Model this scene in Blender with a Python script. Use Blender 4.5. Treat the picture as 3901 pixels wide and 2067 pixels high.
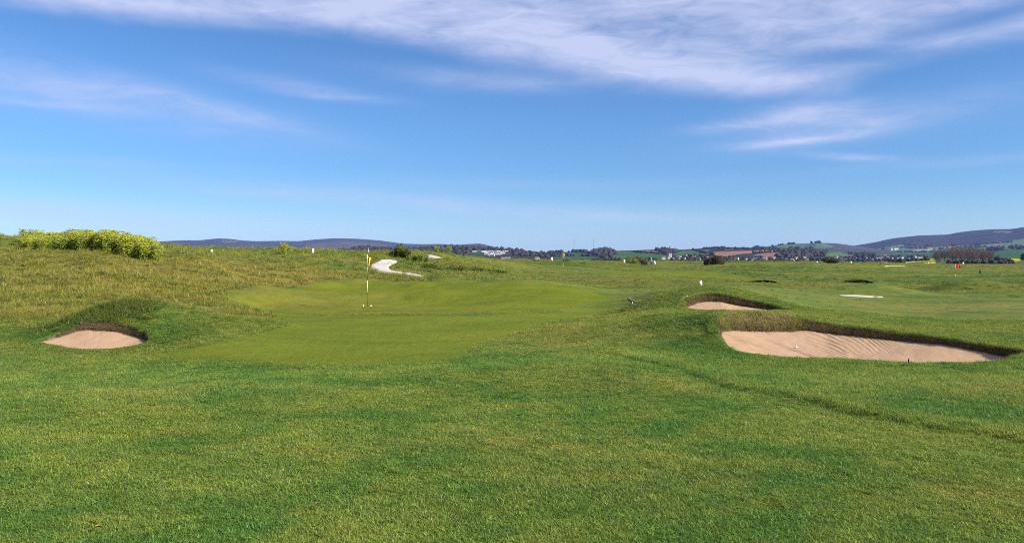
import bpy, bmesh, math, random
import numpy as np
from mathutils import Vector, Matrix, Euler
random.seed(7); rng = np.random.default_rng(11)
for o in list(bpy.data.objects): bpy.data.objects.remove(o)
scene = bpy.context.scene
COL = scene.collection
# ------------------------------------------------------------------ camera
F = 3061.0; CX = 1950.5; HY = 1000.0; EYE = 1.62      # survey constants: focal length and horizon of the photograph
cam_d = bpy.data.cameras.new('camera'); cam = bpy.data.objects.new('camera', cam_d); COL.objects.link(cam)
cam.location = (0, 0, EYE); cam.rotation_euler = (math.pi/2, 0, 0)
cam_d.sensor_width = 36.0; cam_d.lens = 36.0*F/3901.0
cam_d.shift_y = -(2067/2 - HY)/3901.0
cam_d.clip_start = 0.05; cam_d.clip_end = 60000
scene.camera = cam
# ------------------------------------------------------------------ sky and sun
SUN_EL = math.radians(30); SUN_AZ = math.radians(112)     # azimuth clockwise from the view direction
sun_vec = Vector((math.sin(SUN_AZ)*math.cos(SUN_EL), math.cos(SUN_AZ)*math.cos(SUN_EL), math.sin(SUN_EL)))
SKY_STRENGTH = 0.10
sun_d = bpy.data.lights.new('sun', 'SUN'); sun = bpy.data.objects.new('sun', sun_d); COL.objects.link(sun)
sun_d.energy = 5.0; sun_d.angle = math.radians(0.55); sun_d.color = (1.0, 0.93, 0.82)
sun.rotation_euler = sun_vec.to_track_quat('Z', 'Y').to_euler(); sun.location = (30, -20, 40)
scene.view_settings.view_transform = 'Standard'; scene.view_settings.look = 'None'
scene.view_settings.exposure = 0.92; scene.view_settings.gamma = 1.0
scene.view_settings.use_curve_mapping = False

class NT:
    """small helper for node graphs"""
    def __init__(s, tree): s.t = tree; s.n = tree.nodes; s.l = tree.links
    def add(s, kind, **kw):
        n = s.n.new(kind)
        for k, v in kw.items(): setattr(n, k, v)
        return n
    def put(s, sock, v):
        if isinstance(v, bpy.types.NodeSocket): s.l.new(v, sock)
        elif v is not None: sock.default_value = v
    def m(s, op, a, b=None, c=None, clamp=False):
        n = s.add('ShaderNodeMath', operation=op, use_clamp=clamp)
        s.put(n.inputs[0], a); s.put(n.inputs[1], b); s.put(n.inputs[2], c)
        return n.outputs[0]
    def ss(s, v, a, b):
        n = s.add('ShaderNodeMapRange', interpolation_type='SMOOTHSTEP')
        s.put(n.inputs[0], v); s.put(n.inputs[1], a); s.put(n.inputs[2], b); n.inputs[3].default_value = 0; n.inputs[4].default_value = 1
        return n.outputs[0]
    def lin(s, v, a, b, c, d):
        n = s.add('ShaderNodeMapRange'); s.put(n.inputs[0], v)
        for k, q in enumerate((a, b, c, d)): n.inputs[k+1].default_value = q
        return n.outputs[0]
    def noise(s, vec, scale, detail=4, rough=.55, dist=0.0, lac=2.0):
        n = s.add('ShaderNodeTexNoise'); s.put(n.inputs['Vector'], vec); n.inputs['Scale'].default_value = scale
        n.inputs['Detail'].default_value = detail; n.inputs['Roughness'].default_value = rough
        n.inputs['Distortion'].default_value = dist; n.inputs['Lacunarity'].default_value = lac
        return n.outputs[0]
    def mapping(s, vec, loc=(0,0,0), rot=(0,0,0), sc=(1,1,1)):
        n = s.add('ShaderNodeMapping'); s.put(n.inputs[0], vec)
        n.inputs[1].default_value = loc; n.inputs[2].default_value = rot; n.inputs[3].default_value = sc
        return n.outputs[0]
    def mix(s, f, a, b, mode='MIX'):
        n = s.add('ShaderNodeMix', data_type='RGBA', blend_type=mode, clamp_factor=True)
        s.put(n.inputs[0], f)
        for k, v in ((6, a), (7, b)):
            s.put(n.inputs[k], v if isinstance(v, bpy.types.NodeSocket) else (*v, 1.0))
        return n.outputs[2]

world = bpy.data.worlds.new('World'); scene.world = world; world.use_nodes = True
W = NT(world.node_tree); W.n.clear()
sky = W.add('ShaderNodeTexSky', sky_type='NISHITA'); sky.sun_disc = False
sky.sun_elevation = SUN_EL; sky.sun_rotation = SUN_AZ; sky.air_density = 1.0; sky.dust_density = 0.3; sky.ozone_density = 2.0; sky.altitude = 0
tc = W.add('ShaderNodeTexCoord'); DIR = tc.outputs['Generated']
sx = W.add('ShaderNodeSeparateXYZ'); W.l.new(DIR, sx.inputs[0]); dx, dy, dz = sx.outputs
deg = 180/math.pi
AZ = W.m('MULTIPLY', W.m('ARCTAN2', dx, dy), deg); EL = W.m('MULTIPLY', W.m('ARCSINE', dz), deg)
def azel(px, py):
    t = (px-CX)/F; return math.degrees(math.atan(t)), math.degrees(math.atan((HY-py)/F/math.sqrt(1+t*t)))
v1 = W.mapping(DIR, rot=(0, math.radians(-7), 0), sc=(1.6, 1.6, 6.5))       # streaks lie nearly level, falling to the right
v2 = W.mapping(DIR, rot=(0, math.radians(9), 0), sc=(2.0, 2.0, 8.0))
n_big = W.noise(v1, 2.0, 5, .55, .5); n_str = W.noise(v1, 3.4, 6, .55, 1.2); n_fine = W.noise(v2, 7.0, 9, .68, 1.0)
warp = W.m('MULTIPLY', W.m('SUBTRACT', n_big, .5), 5.0)
fc = W.add('ShaderNodeFloatCurve'); cu = fc.mapping.curves[0]
edge_pts = [(-2200, -60), (-700, -20), (0, 25), (650, 100), (1300, 150), (1700, 205), (2050, 270), (2350, 340), (2650, 372), (2950, 390), (3150, 372), (3330, 300), (3600, 205), (3901, 150), (4600, 60), (6000, -60)]
for i, (px, py) in enumerate(edge_pts):
    a, e = azel(px, py); x, y = (a+60)/120, e/30
    if i == 0: cu.points[0].location = (0, y)
    elif i == len(edge_pts)-1: cu.points[-1].location = (1, y)
    else: cu.points.new(x, y)
fc.mapping.update()
W.l.new(W.m('DIVIDE', W.m('ADD', AZ, 60), 120, clamp=True), fc.inputs['Value'])
edge = W.m('MULTIPLY', fc.outputs[0], 30)
main = W.ss(W.m('ADD', W.m('SUBTRACT', EL, edge), W.m('MULTIPLY', warp, .5)), -0.5, 1.5)
def blob(px, py, w, h, rot=0):
    a0, e0 = azel(px, py); k = deg/F; c, s_ = math.cos(math.radians(rot)), math.sin(math.radians(rot))
    da = W.m('ADD', W.m('SUBTRACT', AZ, a0), 0); de = W.m('ADD', W.m('SUBTRACT', EL, e0), W.m('MULTIPLY', warp, .18))
    u = W.m('ADD', W.m('MULTIPLY', da, c/(w*k)), W.m('MULTIPLY', de, s_/(w*k)))
    v = W.m('ADD', W.m('MULTIPLY', da, -s_/(h*k)), W.m('MULTIPLY', de, c/(h*k)))
    r2 = W.m('ADD', W.m('MULTIPLY', u, u), W.m('MULTIPLY', v, v))
    return W.m('EXPONENT', W.m('MULTIPLY', r2, -1.0))
body = W.m('ADD', W.lin(n_str, .3, .7, .34, .74), W.lin(n_fine, .3, .7, -.20, .20))
dens = W.m('MULTIPLY', main, body)
band = W.m('MAXIMUM', W.m('MAXIMUM', blob(2350, 215, 700, 60, -13), blob(2850, 330, 330, 50, -8)), W.m('MAXIMUM', blob(1350, 35, 420, 60, 2), blob(700, 60, 500, 40, -5)))
dens = W.m('ADD', dens, W.m('MULTIPLY', W.m('MULTIPLY', band, main), .35))
hole = W.m('MAXIMUM', blob(3230, 218, 260, 42, -3), blob(3760, 62, 330, 36, 6)); hole = W.m('MAXIMUM', hole, W.m('MULTIPLY', blob(3800, 300, 260, 110, 10), .8))
dens = W.m('MULTIPLY', dens, W.m('SUBTRACT', 1.0, W.m('MULTIPLY', hole, .85)))
sn = W.m('MAXIMUM', W.m('ADD', W.lin(n_str, .3, .7, .4, .95), W.lin(n_fine, .3, .7, -.28, .28)), 0.0)
for (px, py, w, h, rot, amt) in [(3060, 435, 190, 40, 4, .75), (2850, 478, 190, 18, 3, .5), (3200, 500, 240, 34, 6, .5), (3040, 535, 160, 12, 2, .5), (3240, 600, 150, 14, -6, .45), (2860, 560, 120, 14, 0, .25),
        (3350, 450, 500, 60, 6, .28), (200, 330, 650, 75, -8, .50), (780, 405, 380, 36, -12, .38), (0, 385, 400, 14, 0, .25), (1150, 330, 260, 26, -6, .40), (1250, 365, 200, 14, -2, .3),
        (1900, 305, 420, 36, -3, .40), (1000, 740, 260, 12, 0, .2), (250, 815, 850, 42, -3, .5), (1700, 785, 850, 34, -4, .5), (2600, 830, 700, 30, 0, .22), (3700, 610, 400, 18, 2, .2), (300, 620, 700, 20, 0, .14), (2000, 700, 900, 26, 0, .14)]:
    dens = W.m('ADD', dens, W.m('MULTIPLY', W.m('MULTIPLY', blob(px, py, w, h, rot), sn), amt))
dens = W.m('MINIMUM', W.m('MAXIMUM', dens, 0.0), .85)
CLOUD = (3.5, 3.78, 5.1)
hs = W.add('ShaderNodeHueSaturation'); hs.inputs['Saturation'].default_value = .93; hs.inputs['Value'].default_value = 1.0; W.l.new(sky.outputs[0], hs.inputs['Color'])
tint = W.mix(W.ss(EL, -2.0, 6.8), (.60, .72, .92), W.mix(W.ss(EL, 9.0, 17.0), (.30, .51, .78), (.265, .465, .72)))      # clear sea air: deeper blue overhead, paler at the horizon
skycol = W.mix(dens, W.mix(1.0, hs.outputs[0], tint, 'MULTIPLY'), CLOUD)
bg = W.add('ShaderNodeBackground'); bg.inputs[1].default_value = SKY_STRENGTH; W.l.new(skycol, bg.inputs[0])
wo = W.add('ShaderNodeOutputWorld'); W.l.new(bg.outputs[0], wo.inputs[0])
scene.cycles.use_denoising = False
try:
    scene.cycles.denoiser = 'OPENIMAGEDENOISE'; scene.cycles.denoising_prefilter = 'ACCURATE'; scene.cycles.denoising_input_passes = 'RGB_ALBEDO_NORMAL'
except Exception: pass
scene.cycles.max_bounces = 4; scene.cycles.diffuse_bounces = 2; scene.cycles.transmission_bounces = 2; scene.cycles.volume_bounces = 0
scene.cycles.transparent_max_bounces = 8; scene.cycles.filter_width = 1.05

# ------------------------------------------------------------------ object helpers
def link(o, parent=None):
    COL.objects.link(o)
    if parent is not None: o.parent = parent
    return o
def tag(o, label=None, cat=None, group=None, kind=None):
    for k, v in (('label', label), ('category', cat), ('group', group), ('kind', kind)):
        if v: o[k] = v
    return o
def empty(name, loc, rz=0):
    o = bpy.data.objects.new(name, None); o.location = loc; o.rotation_euler = (0, 0, rz); o.empty_display_size = .1
    return link(o)
def mesh_obj(name, verts, faces, mats, parent=None, smooth=False, loc=None, midx=None):
    me = bpy.data.meshes.new(name); me.from_pydata([tuple(v) for v in verts], [], [tuple(f) for f in faces]); me.update()
    for m in (mats if isinstance(mats, (list, tuple)) else [mats]): me.materials.append(m)
    if midx is not None: me.polygons.foreach_set('material_index', np.asarray(midx, np.int32))
    if smooth: me.polygons.foreach_set('use_smooth', np.ones(len(me.polygons), bool))
    o = bpy.data.objects.new(name, me)
    if loc is not None: o.location = loc
    return link(o, parent)
def big_mesh(name, V, faces, mats, smooth=True, n=4, midx=None):
    """fast numpy mesh: faces is an (m, n) integer array"""
    me = bpy.data.meshes.new(name); V = np.asarray(V, np.float32); faces = np.asarray(faces, np.int32)
    me.vertices.add(len(V)); me.vertices.foreach_set('co', V.ravel())
    me.loops.add(faces.size); me.loops.foreach_set('vertex_index', faces.ravel())
    me.polygons.add(len(faces)); me.polygons.foreach_set('loop_start', np.arange(0, faces.size, n, dtype=np.int32))
    try: me.polygons.foreach_set('loop_total', np.full(len(faces), n, np.int32))
    except Exception: pass
    for m in (mats if isinstance(mats, (list, tuple)) else [mats]): me.materials.append(m)
    if midx is not None: me.polygons.foreach_set('material_index', np.asarray(midx, np.int32))
    me.polygons.foreach_set('use_smooth', np.full(len(faces), smooth, bool)); me.update(calc_edges=True); me.validate()
    return me
def obj(name, me, parent=None, loc=None):
    o = bpy.data.objects.new(name, me)
    if loc is not None: o.location = loc
    return link(o, parent)
class MB:
    """collects shapes of one part"""
    def __init__(s): s.v = []; s.f = []
    def add(s, v, f): k = len(s.v); s.v += [tuple(p) for p in v]; s.f += [tuple(i+k for i in q) for q in f]; return s
    def box(s, c, d, rz=0):
        x, y, z = (q/2 for q in d); cr, sr = math.cos(rz), math.sin(rz)
        P = [(a*x, b*y, e*z) for e in (-1, 1) for a, b in ((-1,-1),(1,-1),(1,1),(-1,1))]
        return s.add([(c[0]+p[0]*cr-p[1]*sr, c[1]+p[0]*sr+p[1]*cr, c[2]+p[2]) for p in P], [(3,2,1,0),(4,5,6,7),(0,1,5,4),(1,2,6,5),(2,3,7,6),(3,0,4,7)])
    def tube(s, pts, rad, n=8, caps=True):
        pts = [Vector(p) for p in pts]; rad = rad if isinstance(rad, (list, tuple)) else [rad]*len(pts); k = len(s.v)
        for i, p in enumerate(pts):
            d = (pts[min(i+1, len(pts)-1)]-pts[max(i-1, 0)]).normalized()
            a = d.orthogonal().normalized() if abs(d.z) < .99 else Vector((1,0,0)); a = (a-d*a.dot(d)).normalized(); b = d.cross(a)
            for j in range(n):
                t = 2*math.pi*j/n; s.v.append(tuple(p+(a*math.cos(t)+b*math.sin(t))*rad[i]))
        for i in range(len(pts)-1):
            for j in range(n):
                s.f.append((k+i*n+j, k+i*n+(j+1)%n, k+(i+1)*n+(j+1)%n, k+(i+1)*n+j))
        if caps: s.f.append(tuple(k+j for j in reversed(range(n)))); s.f.append(tuple(k+(len(pts)-1)*n+j for j in range(n)))
        return s
    def build(s, name, mat, parent=None, smooth=False, loc=None): return mesh_obj(name, s.v, s.f, mat, parent, smooth, loc)
    def mesh(s, name, mat, smooth=False):
        me = bpy.data.meshes.new(name); me.from_pydata(s.v, [], s.f); me.materials.append(mat)
        if smooth: me.polygons.foreach_set('use_smooth', np.ones(len(me.polygons), bool))
        return me
def ico(sub=1):
    bm = bmesh.new(); bmesh.ops.create_icosphere(bm, subdivisions=sub, radius=1.0)
    V = np.array([v.co[:] for v in bm.verts]); Fc = np.array([[v.index for v in f.verts] for f in bm.faces]); bm.free(); return V, Fc

# ------------------------------------------------------------------ numpy value noise
def _h(i, j, s): 
    n = (i.astype(np.int64)*374761393 + j.astype(np.int64)*668265263 + s*974634777) & 0xffffffff
    n = ((n ^ (n >> 13))*1274126177) & 0xffffffff
    return ((n ^ (n >> 16)) & 0xffff)/65535.0
def vnoise(x, y, s=0):
    i = np.floor(x); j = np.floor(y); fx = x-i; fy = y-j; fx = fx*fx*(3-2*fx); fy = fy*fy*(3-2*fy)
    return (_h(i,j,s)*(1-fx)+_h(i+1,j,s)*fx)*(1-fy)+(_h(i,j+1,s)*(1-fx)+_h(i+1,j+1,s)*fx)*fy
def fbm(x, y, s=0, o=4):
    t = 0; a = .5; 
    for k in range(o): t = t+a*vnoise(x*2**k+17.3*k, y*2**k-9.1*k, s+k); a *= .5
    return t/(1-.5**o)*1.0-.5
def sst(v, a, b): t = np.clip((v-a)/(b-a), 0, 1); return t*t*(3-2*t)

# ------------------------------------------------------------------ materials
def new_mat(name):
    m = bpy.data.materials.new(name); m.use_nodes = True; N = NT(m.node_tree); b = N.n['Principled BSDF']; return m, N, b
def simple(name, col, rough=.7, var=.15, scale=6.0, bump=0.0, bscale=40.0, spec=.3, metal=0.0):
    m, N, b = new_mat(name); g = N.add('ShaderNodeTexCoord').outputs['Object']
    n = N.noise(g, scale, 5, .6); dark = tuple(c*(1-var) for c in col); lite = tuple(min(1, c*(1+var)) for c in col)
    N.l.new(N.mix(N.ss(n, .3, .7), dark, lite), b.inputs['Base Color'])
    b.inputs['Roughness'].default_value = rough; b.inputs['Specular IOR Level'].default_value = spec; b.inputs['Metallic'].default_value = metal
    if bump:
        bp = N.add('ShaderNodeBump'); bp.inputs['Strength'].default_value = bump; N.l.new(N.noise(g, bscale, 4, .6), bp.inputs['Height']); N.l.new(bp.outputs[0], b.inputs['Normal'])
    return m
# turf colours: one node group used by the ground sheet and by the blades that grow on it
tg = bpy.data.node_groups.new('turf_colour', 'ShaderNodeTree')
tg.interface.new_socket('Zone', in_out='INPUT', socket_type='NodeSocketColor')
tg.interface.new_socket('LushShade', in_out='INPUT', socket_type='NodeSocketFloat')  # lush grass, plus shade painted as dark green
tg.interface.new_socket('Color', in_out='OUTPUT', socket_type='NodeSocketColor')
G = NT(tg); gi = G.add('NodeGroupInput'); go = G.add('NodeGroupOutput')
sc_ = G.add('ShaderNodeSeparateColor'); G.l.new(gi.outputs[0], sc_.inputs[0]); zS, zR, zD = sc_.outputs[:3]      # short mown / rough / dry, with the green's painted shade
pos = G.add('ShaderNodeNewGeometry').outputs['Position']
flat = G.mapping(pos, sc=(1, 1, 0.15)); strk = G.mapping(pos, rot=(0, 0, .12), sc=(.35, 1, .1))
nA = G.noise(flat, .42, 4, .6, .6); nB = G.noise(flat, 1.7, 5, .62, .4); nC = G.noise(flat, 9.0, 4, .65); nD = G.noise(strk, .55, 5, .65, .8); nE = G.noise(flat, .09, 3, .5)
fair = G.mix(G.ss(nA, .36, .64), (.068, .142, .026), (.142, .188, .034))
fair = G.mix(G.m('MULTIPLY', G.ss(nB, .45, .75), .55), fair, (.205, .212, .040))
fair = G.mix(G.m('MULTIPLY', G.ss(nB, .5, .25), .5), fair, (.050, .118, .022))
short = G.mix(G.ss(nD, .35, .65), (.108, .146, .006), (.158, .188, .008)); short = G.mix(G.m('MULTIPLY', G.ss(nC, .4, .7), .25), short, (.15, .16, .014))
rough = G.mix(G.ss(nD, .35, .66), (.095, .110, .012), (.185, .168, .030)); rough = G.mix(G.m('MULTIPLY', G.ss(nB, .52, .72), .6), rough, (.25, .205, .062)); rough = G.mix(G.m('MULTIPLY', G.ss(nA, .52, .34), .6), rough, (.062, .105, .012))
px_ = G.add('ShaderNodeSeparateXYZ'); G.l.new(G.mapping(pos, rot=(0, 0, .5)), px_.inputs[0])
short = G.mix(G.m('MULTIPLY', G.ss(G.m('SINE', G.m('MULTIPLY', px_.outputs[0], 2.6)), -.25, .25), .16), short, (.200, .215, .016))      # cutting lines
col = G.mix(zR, fair, rough); col = G.mix(zS, col, short)
col = G.mix(G.m('MULTIPLY', zD, G.ss(nB, .25, .6)), col, (.27, .205, .060))
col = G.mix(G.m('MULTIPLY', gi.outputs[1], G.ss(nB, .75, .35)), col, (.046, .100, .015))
col = G.mix(.35, col, G.mix(nC, (.45, .45, .45), (1.55, 1.55, 1.55)), 'MULTIPLY')
G.l.new(col, go.inputs[0])
def turf(N, kind):
    a = N.add('ShaderNodeAttribute', attribute_type=kind, attribute_name='zone'); g = N.add('ShaderNodeGroup', node_tree=tg)
    N.l.new(a.outputs['Color'], g.inputs[0]); N.l.new(a.outputs['Alpha'], g.inputs[1]); return g.outputs[0]
M = {}
m, N, b = new_mat('ground_turf'); M['ground'] = m
c = turf(N, 'GEOMETRY'); gp = N.add('ShaderNodeNewGeometry').outputs['Position']
cov = N.add('ShaderNodeAttribute', attribute_type='GEOMETRY', attribute_name='cover')
c = N.mix(cov.outputs['Alpha'], N.mix(1.0, c, (.80, .80, .74), 'MULTIPLY'), cov.outputs['Color']); N.l.new(c, b.inputs['Base Color'])
b.inputs['Roughness'].default_value = .95; b.inputs['Specular IOR Level'].default_value = .08
h1 = N.noise(gp, 14, 6, .7); h2 = N.noise(gp, 2.2, 5, .65)
bp = N.add('ShaderNodeBump'); bp.inputs['Strength'].default_value = .9; bp.inputs['Distance'].default_value = .06
N.l.new(N.m('ADD', N.m('MULTIPLY', h1, .5), h2), bp.inputs['Height']); N.l.new(bp.outputs[0], b.inputs['Normal'])
def leaf_mat(name, colour=None, turfed=False, var=.48, trans=.38, lo=None, hi=None, rough=.6):
    m, N, b = new_mat(name); N.n.remove(b); out = N.n['Material Output']
    oi = N.add('ShaderNodeObjectInfo'); at = N.add('ShaderNodeAttribute', attribute_type='GEOMETRY', attribute_name='tint')
    if turfed: c = turf(N, 'INSTANCER')
    else: c = N.mix(at.outputs['Fac'], lo, hi)
    if turfed:
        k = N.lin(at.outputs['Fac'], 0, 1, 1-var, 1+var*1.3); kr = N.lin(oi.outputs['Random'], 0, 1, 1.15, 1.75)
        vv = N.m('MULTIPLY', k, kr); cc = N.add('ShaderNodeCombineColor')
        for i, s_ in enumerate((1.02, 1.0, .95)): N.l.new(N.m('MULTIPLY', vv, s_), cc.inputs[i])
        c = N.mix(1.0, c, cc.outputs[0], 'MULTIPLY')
    d = N.add('ShaderNodeBsdfDiffuse'); t = N.add('ShaderNodeBsdfTranslucent'); g = N.add('ShaderNodeBsdfGlossy'); g.inputs['Roughness'].default_value = .45
    for s_ in (d, t): N.l.new(c, s_.inputs['Color'])
    mx = N.add('ShaderNodeMixShader'); mx.inputs[0].default_value = trans; N.l.new(d.outputs[0], mx.inputs[1]); N.l.new(t.outputs[0], mx.inputs[2])
    m2 = N.add('ShaderNodeMixShader'); m2.inputs[0].default_value = .018; N.l.new(mx.outputs[0], m2.inputs[1]); N.l.new(g.outputs[0], m2.inputs[2])
    N.l.new(m2.outputs[0], out.inputs[0]); return m
M['blade'] = leaf_mat('grass_blade', turfed=True)
M['straw'] = leaf_mat('dry_roots', lo=(.045, .03, .016), hi=(.27, .20, .10), trans=.15)
M['lush'] = leaf_mat('lush_blade', lo=(.045, .090, .014), hi=(.20, .22, .04))
M['alex_leaf'] = leaf_mat('alexanders_leaf', lo=(.12, .20, .02), hi=(.44, .46, .05), trans=.35)
M['alex_flower'] = leaf_mat('alexanders_flower', lo=(.28, .33, .03), hi=(.50, .50, .06), trans=.3)
M['shrub_leaf'] = leaf_mat('shrub_leaf', lo=(.03, .05, .012), hi=(.13, .16, .03))
M['shrub_lite'] = leaf_mat('pale_shrub_leaf', lo=(.10, .15, .02), hi=(.30, .33, .05))
M['gorse_leaf'] = leaf_mat('gorse_leaf', lo=(.018, .022, .008), hi=(.10, .085, .03))
M['brown_leaf'] = leaf_mat('brown_shrub_leaf', lo=(.06, .05, .02), hi=(.20, .15, .07))
M['twig'] = leaf_mat('bare_twig', lo=(.09, .065, .05), hi=(.20, .15, .115), trans=.1)
M['bark'] = simple('bark', (.09, .07, .05), .9)
M['stem'] = simple('plant_stem', (.30, .34, .10), .7)
m, N, b = new_mat('bunker_sand'); M['sand'] = m
gp = N.add('ShaderNodeNewGeometry').outputs['Position']
c = N.mix(N.noise(gp, 1.3, 5, .6), (.320, .204, .124), (.395, .268, .172)); c = N.mix(N.m('MULTIPLY', N.ss(N.noise(gp, 26, 4, .7), .5, .75), .35), c, (.285, .180, .10))
N.l.new(c, b.inputs['Base Color']); b.inputs['Roughness'].default_value = .95; b.inputs['Specular IOR Level'].default_value = .1
bp = N.add('ShaderNodeBump'); bp.inputs['Strength'].default_value = .5; bp.inputs['Distance'].default_value = .012; N.l.new(N.noise(gp, 45, 5, .7), bp.inputs['Height']); N.l.new(bp.outputs[0], b.inputs['Normal'])
m, N, b = new_mat('pale_path_sand'); M['pale'] = m
gp = N.add('ShaderNodeNewGeometry').outputs['Position']
N.l.new(N.mix(N.noise(gp, 2.5, 5, .65), (.38, .335, .285), (.45, .41, .365)), b.inputs['Base Color']); b.inputs['Roughness'].default_value = .95
m, N, b = new_mat('bunker_earth'); M['earth'] = m
gp = N.add('ShaderNodeNewGeometry').outputs['Position']; eg = N.mapping(gp, sc=(1, 1, .35))
c = N.mix(N.ss(N.noise(eg, 16, 5, .7), .3, .7), (.035, .024, .014), (.20, .135, .078)); N.l.new(c, b.inputs['Base Color']); b.inputs['Roughness'].default_value = 1
bp = N.add('ShaderNodeBump'); bp.inputs['Strength'].default_value = 1; bp.inputs['Distance'].default_value = .05; N.l.new(N.noise(eg, 22, 5, .75), bp.inputs['Height']); N.l.new(bp.outputs[0], b.inputs['Normal'])
m, N, b = new_mat('hill_land'); M['hill'] = m
at = N.add('ShaderNodeAttribute', attribute_type='GEOMETRY', attribute_name='cover'); gp = N.add('ShaderNodeNewGeometry').outputs['Position']
k = N.lin(N.noise(gp, .010, 7, .75), .3, .7, .45, 1.6); k2 = N.lin(N.noise(gp, .0022, 4, .6), .3, .7, .8, 1.2); cc = N.add('ShaderNodeCombineColor')
kk = N.m('MULTIPLY', k, k2)
for i in range(3): N.l.new(kk, cc.inputs[i])
N.l.new(N.mix(1.0, at.outputs['Color'], cc.outputs[0], 'MULTIPLY'), b.inputs['Base Color']); b.inputs['Roughness'].default_value = 1; b.inputs['Specular IOR Level'].default_value = 0.0
bp = N.add('ShaderNodeBump'); bp.inputs['Strength'].default_value = .6; bp.inputs['Distance'].default_value = 12; N.l.new(N.noise(gp, .02, 6, .7), bp.inputs['Height']); N.l.new(bp.outputs[0], b.inputs['Normal'])
m, N, b = new_mat('wood_canopy'); M['canopy'] = m
at = N.add('ShaderNodeAttribute', attribute_type='GEOMETRY', attribute_name='tint')
N.l.new(N.mix(at.outputs['Fac'], (.020, .023, .015), (.062, .050, .040)), b.inputs['Base Color']); b.inputs['Roughness'].default_value = 1; b.inputs['Specular IOR Level'].default_value = 0
M['white'] = simple('white_paint', (.82, .82, .80), .5, .05)
M['black'] = simple('black_paint', (.018, .018, .016), .5, .2)
M['yellow'] = simple('yellow_cloth', (.60, .41, .03), .8, .1)
M['red'] = simple('red_cloth', (.62, .02, .03), .8, .1)
M['ball'] = simple('ball_white', (.86, .86, .84), .3, .02)
M['wood'] = simple('dark_wood', (.045, .03, .02), .85, .3)
M['wall'] = simple('white_render', (.62, .61, .58), .8, .06, .3)
M['roof'] = simple('slate_roof', (.13, .12, .125), .8, .2, .5)
M['roof2'] = simple('tile_roof', (.20, .12, .09), .8, .2, .5)
M['glass'] = simple('window_glass', (.03, .035, .04), .15, .1, spec=.6)
M['stone'] = simple('church_stone', (.33, .30, .25), .9, .15, .4)
M['metal'] = simple('grey_metal', (.35, .36, .37), .45, .1, metal=.6)
M['tyre'] = simple('black_rubber', (.02, .02, .02), .8, .1)
M['skin'] = simple('skin', (.50, .30, .21), .55, .05)
M['blue'] = simple('blue_jacket', (.04, .20, .42), .8, .15, 12)
M['trouser'] = simple('black_trousers', (.012, .012, .014), .85, .2)
M['hair'] = simple('white_cap', (.72, .72, .70), .8, .05)
M['leaf'] = simple('dead_leaf', (.26, .16, .08), .8, .25, 40)
M['rope'] = simple('pale_rope', (.45, .50, .30), .8, .1)

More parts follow.
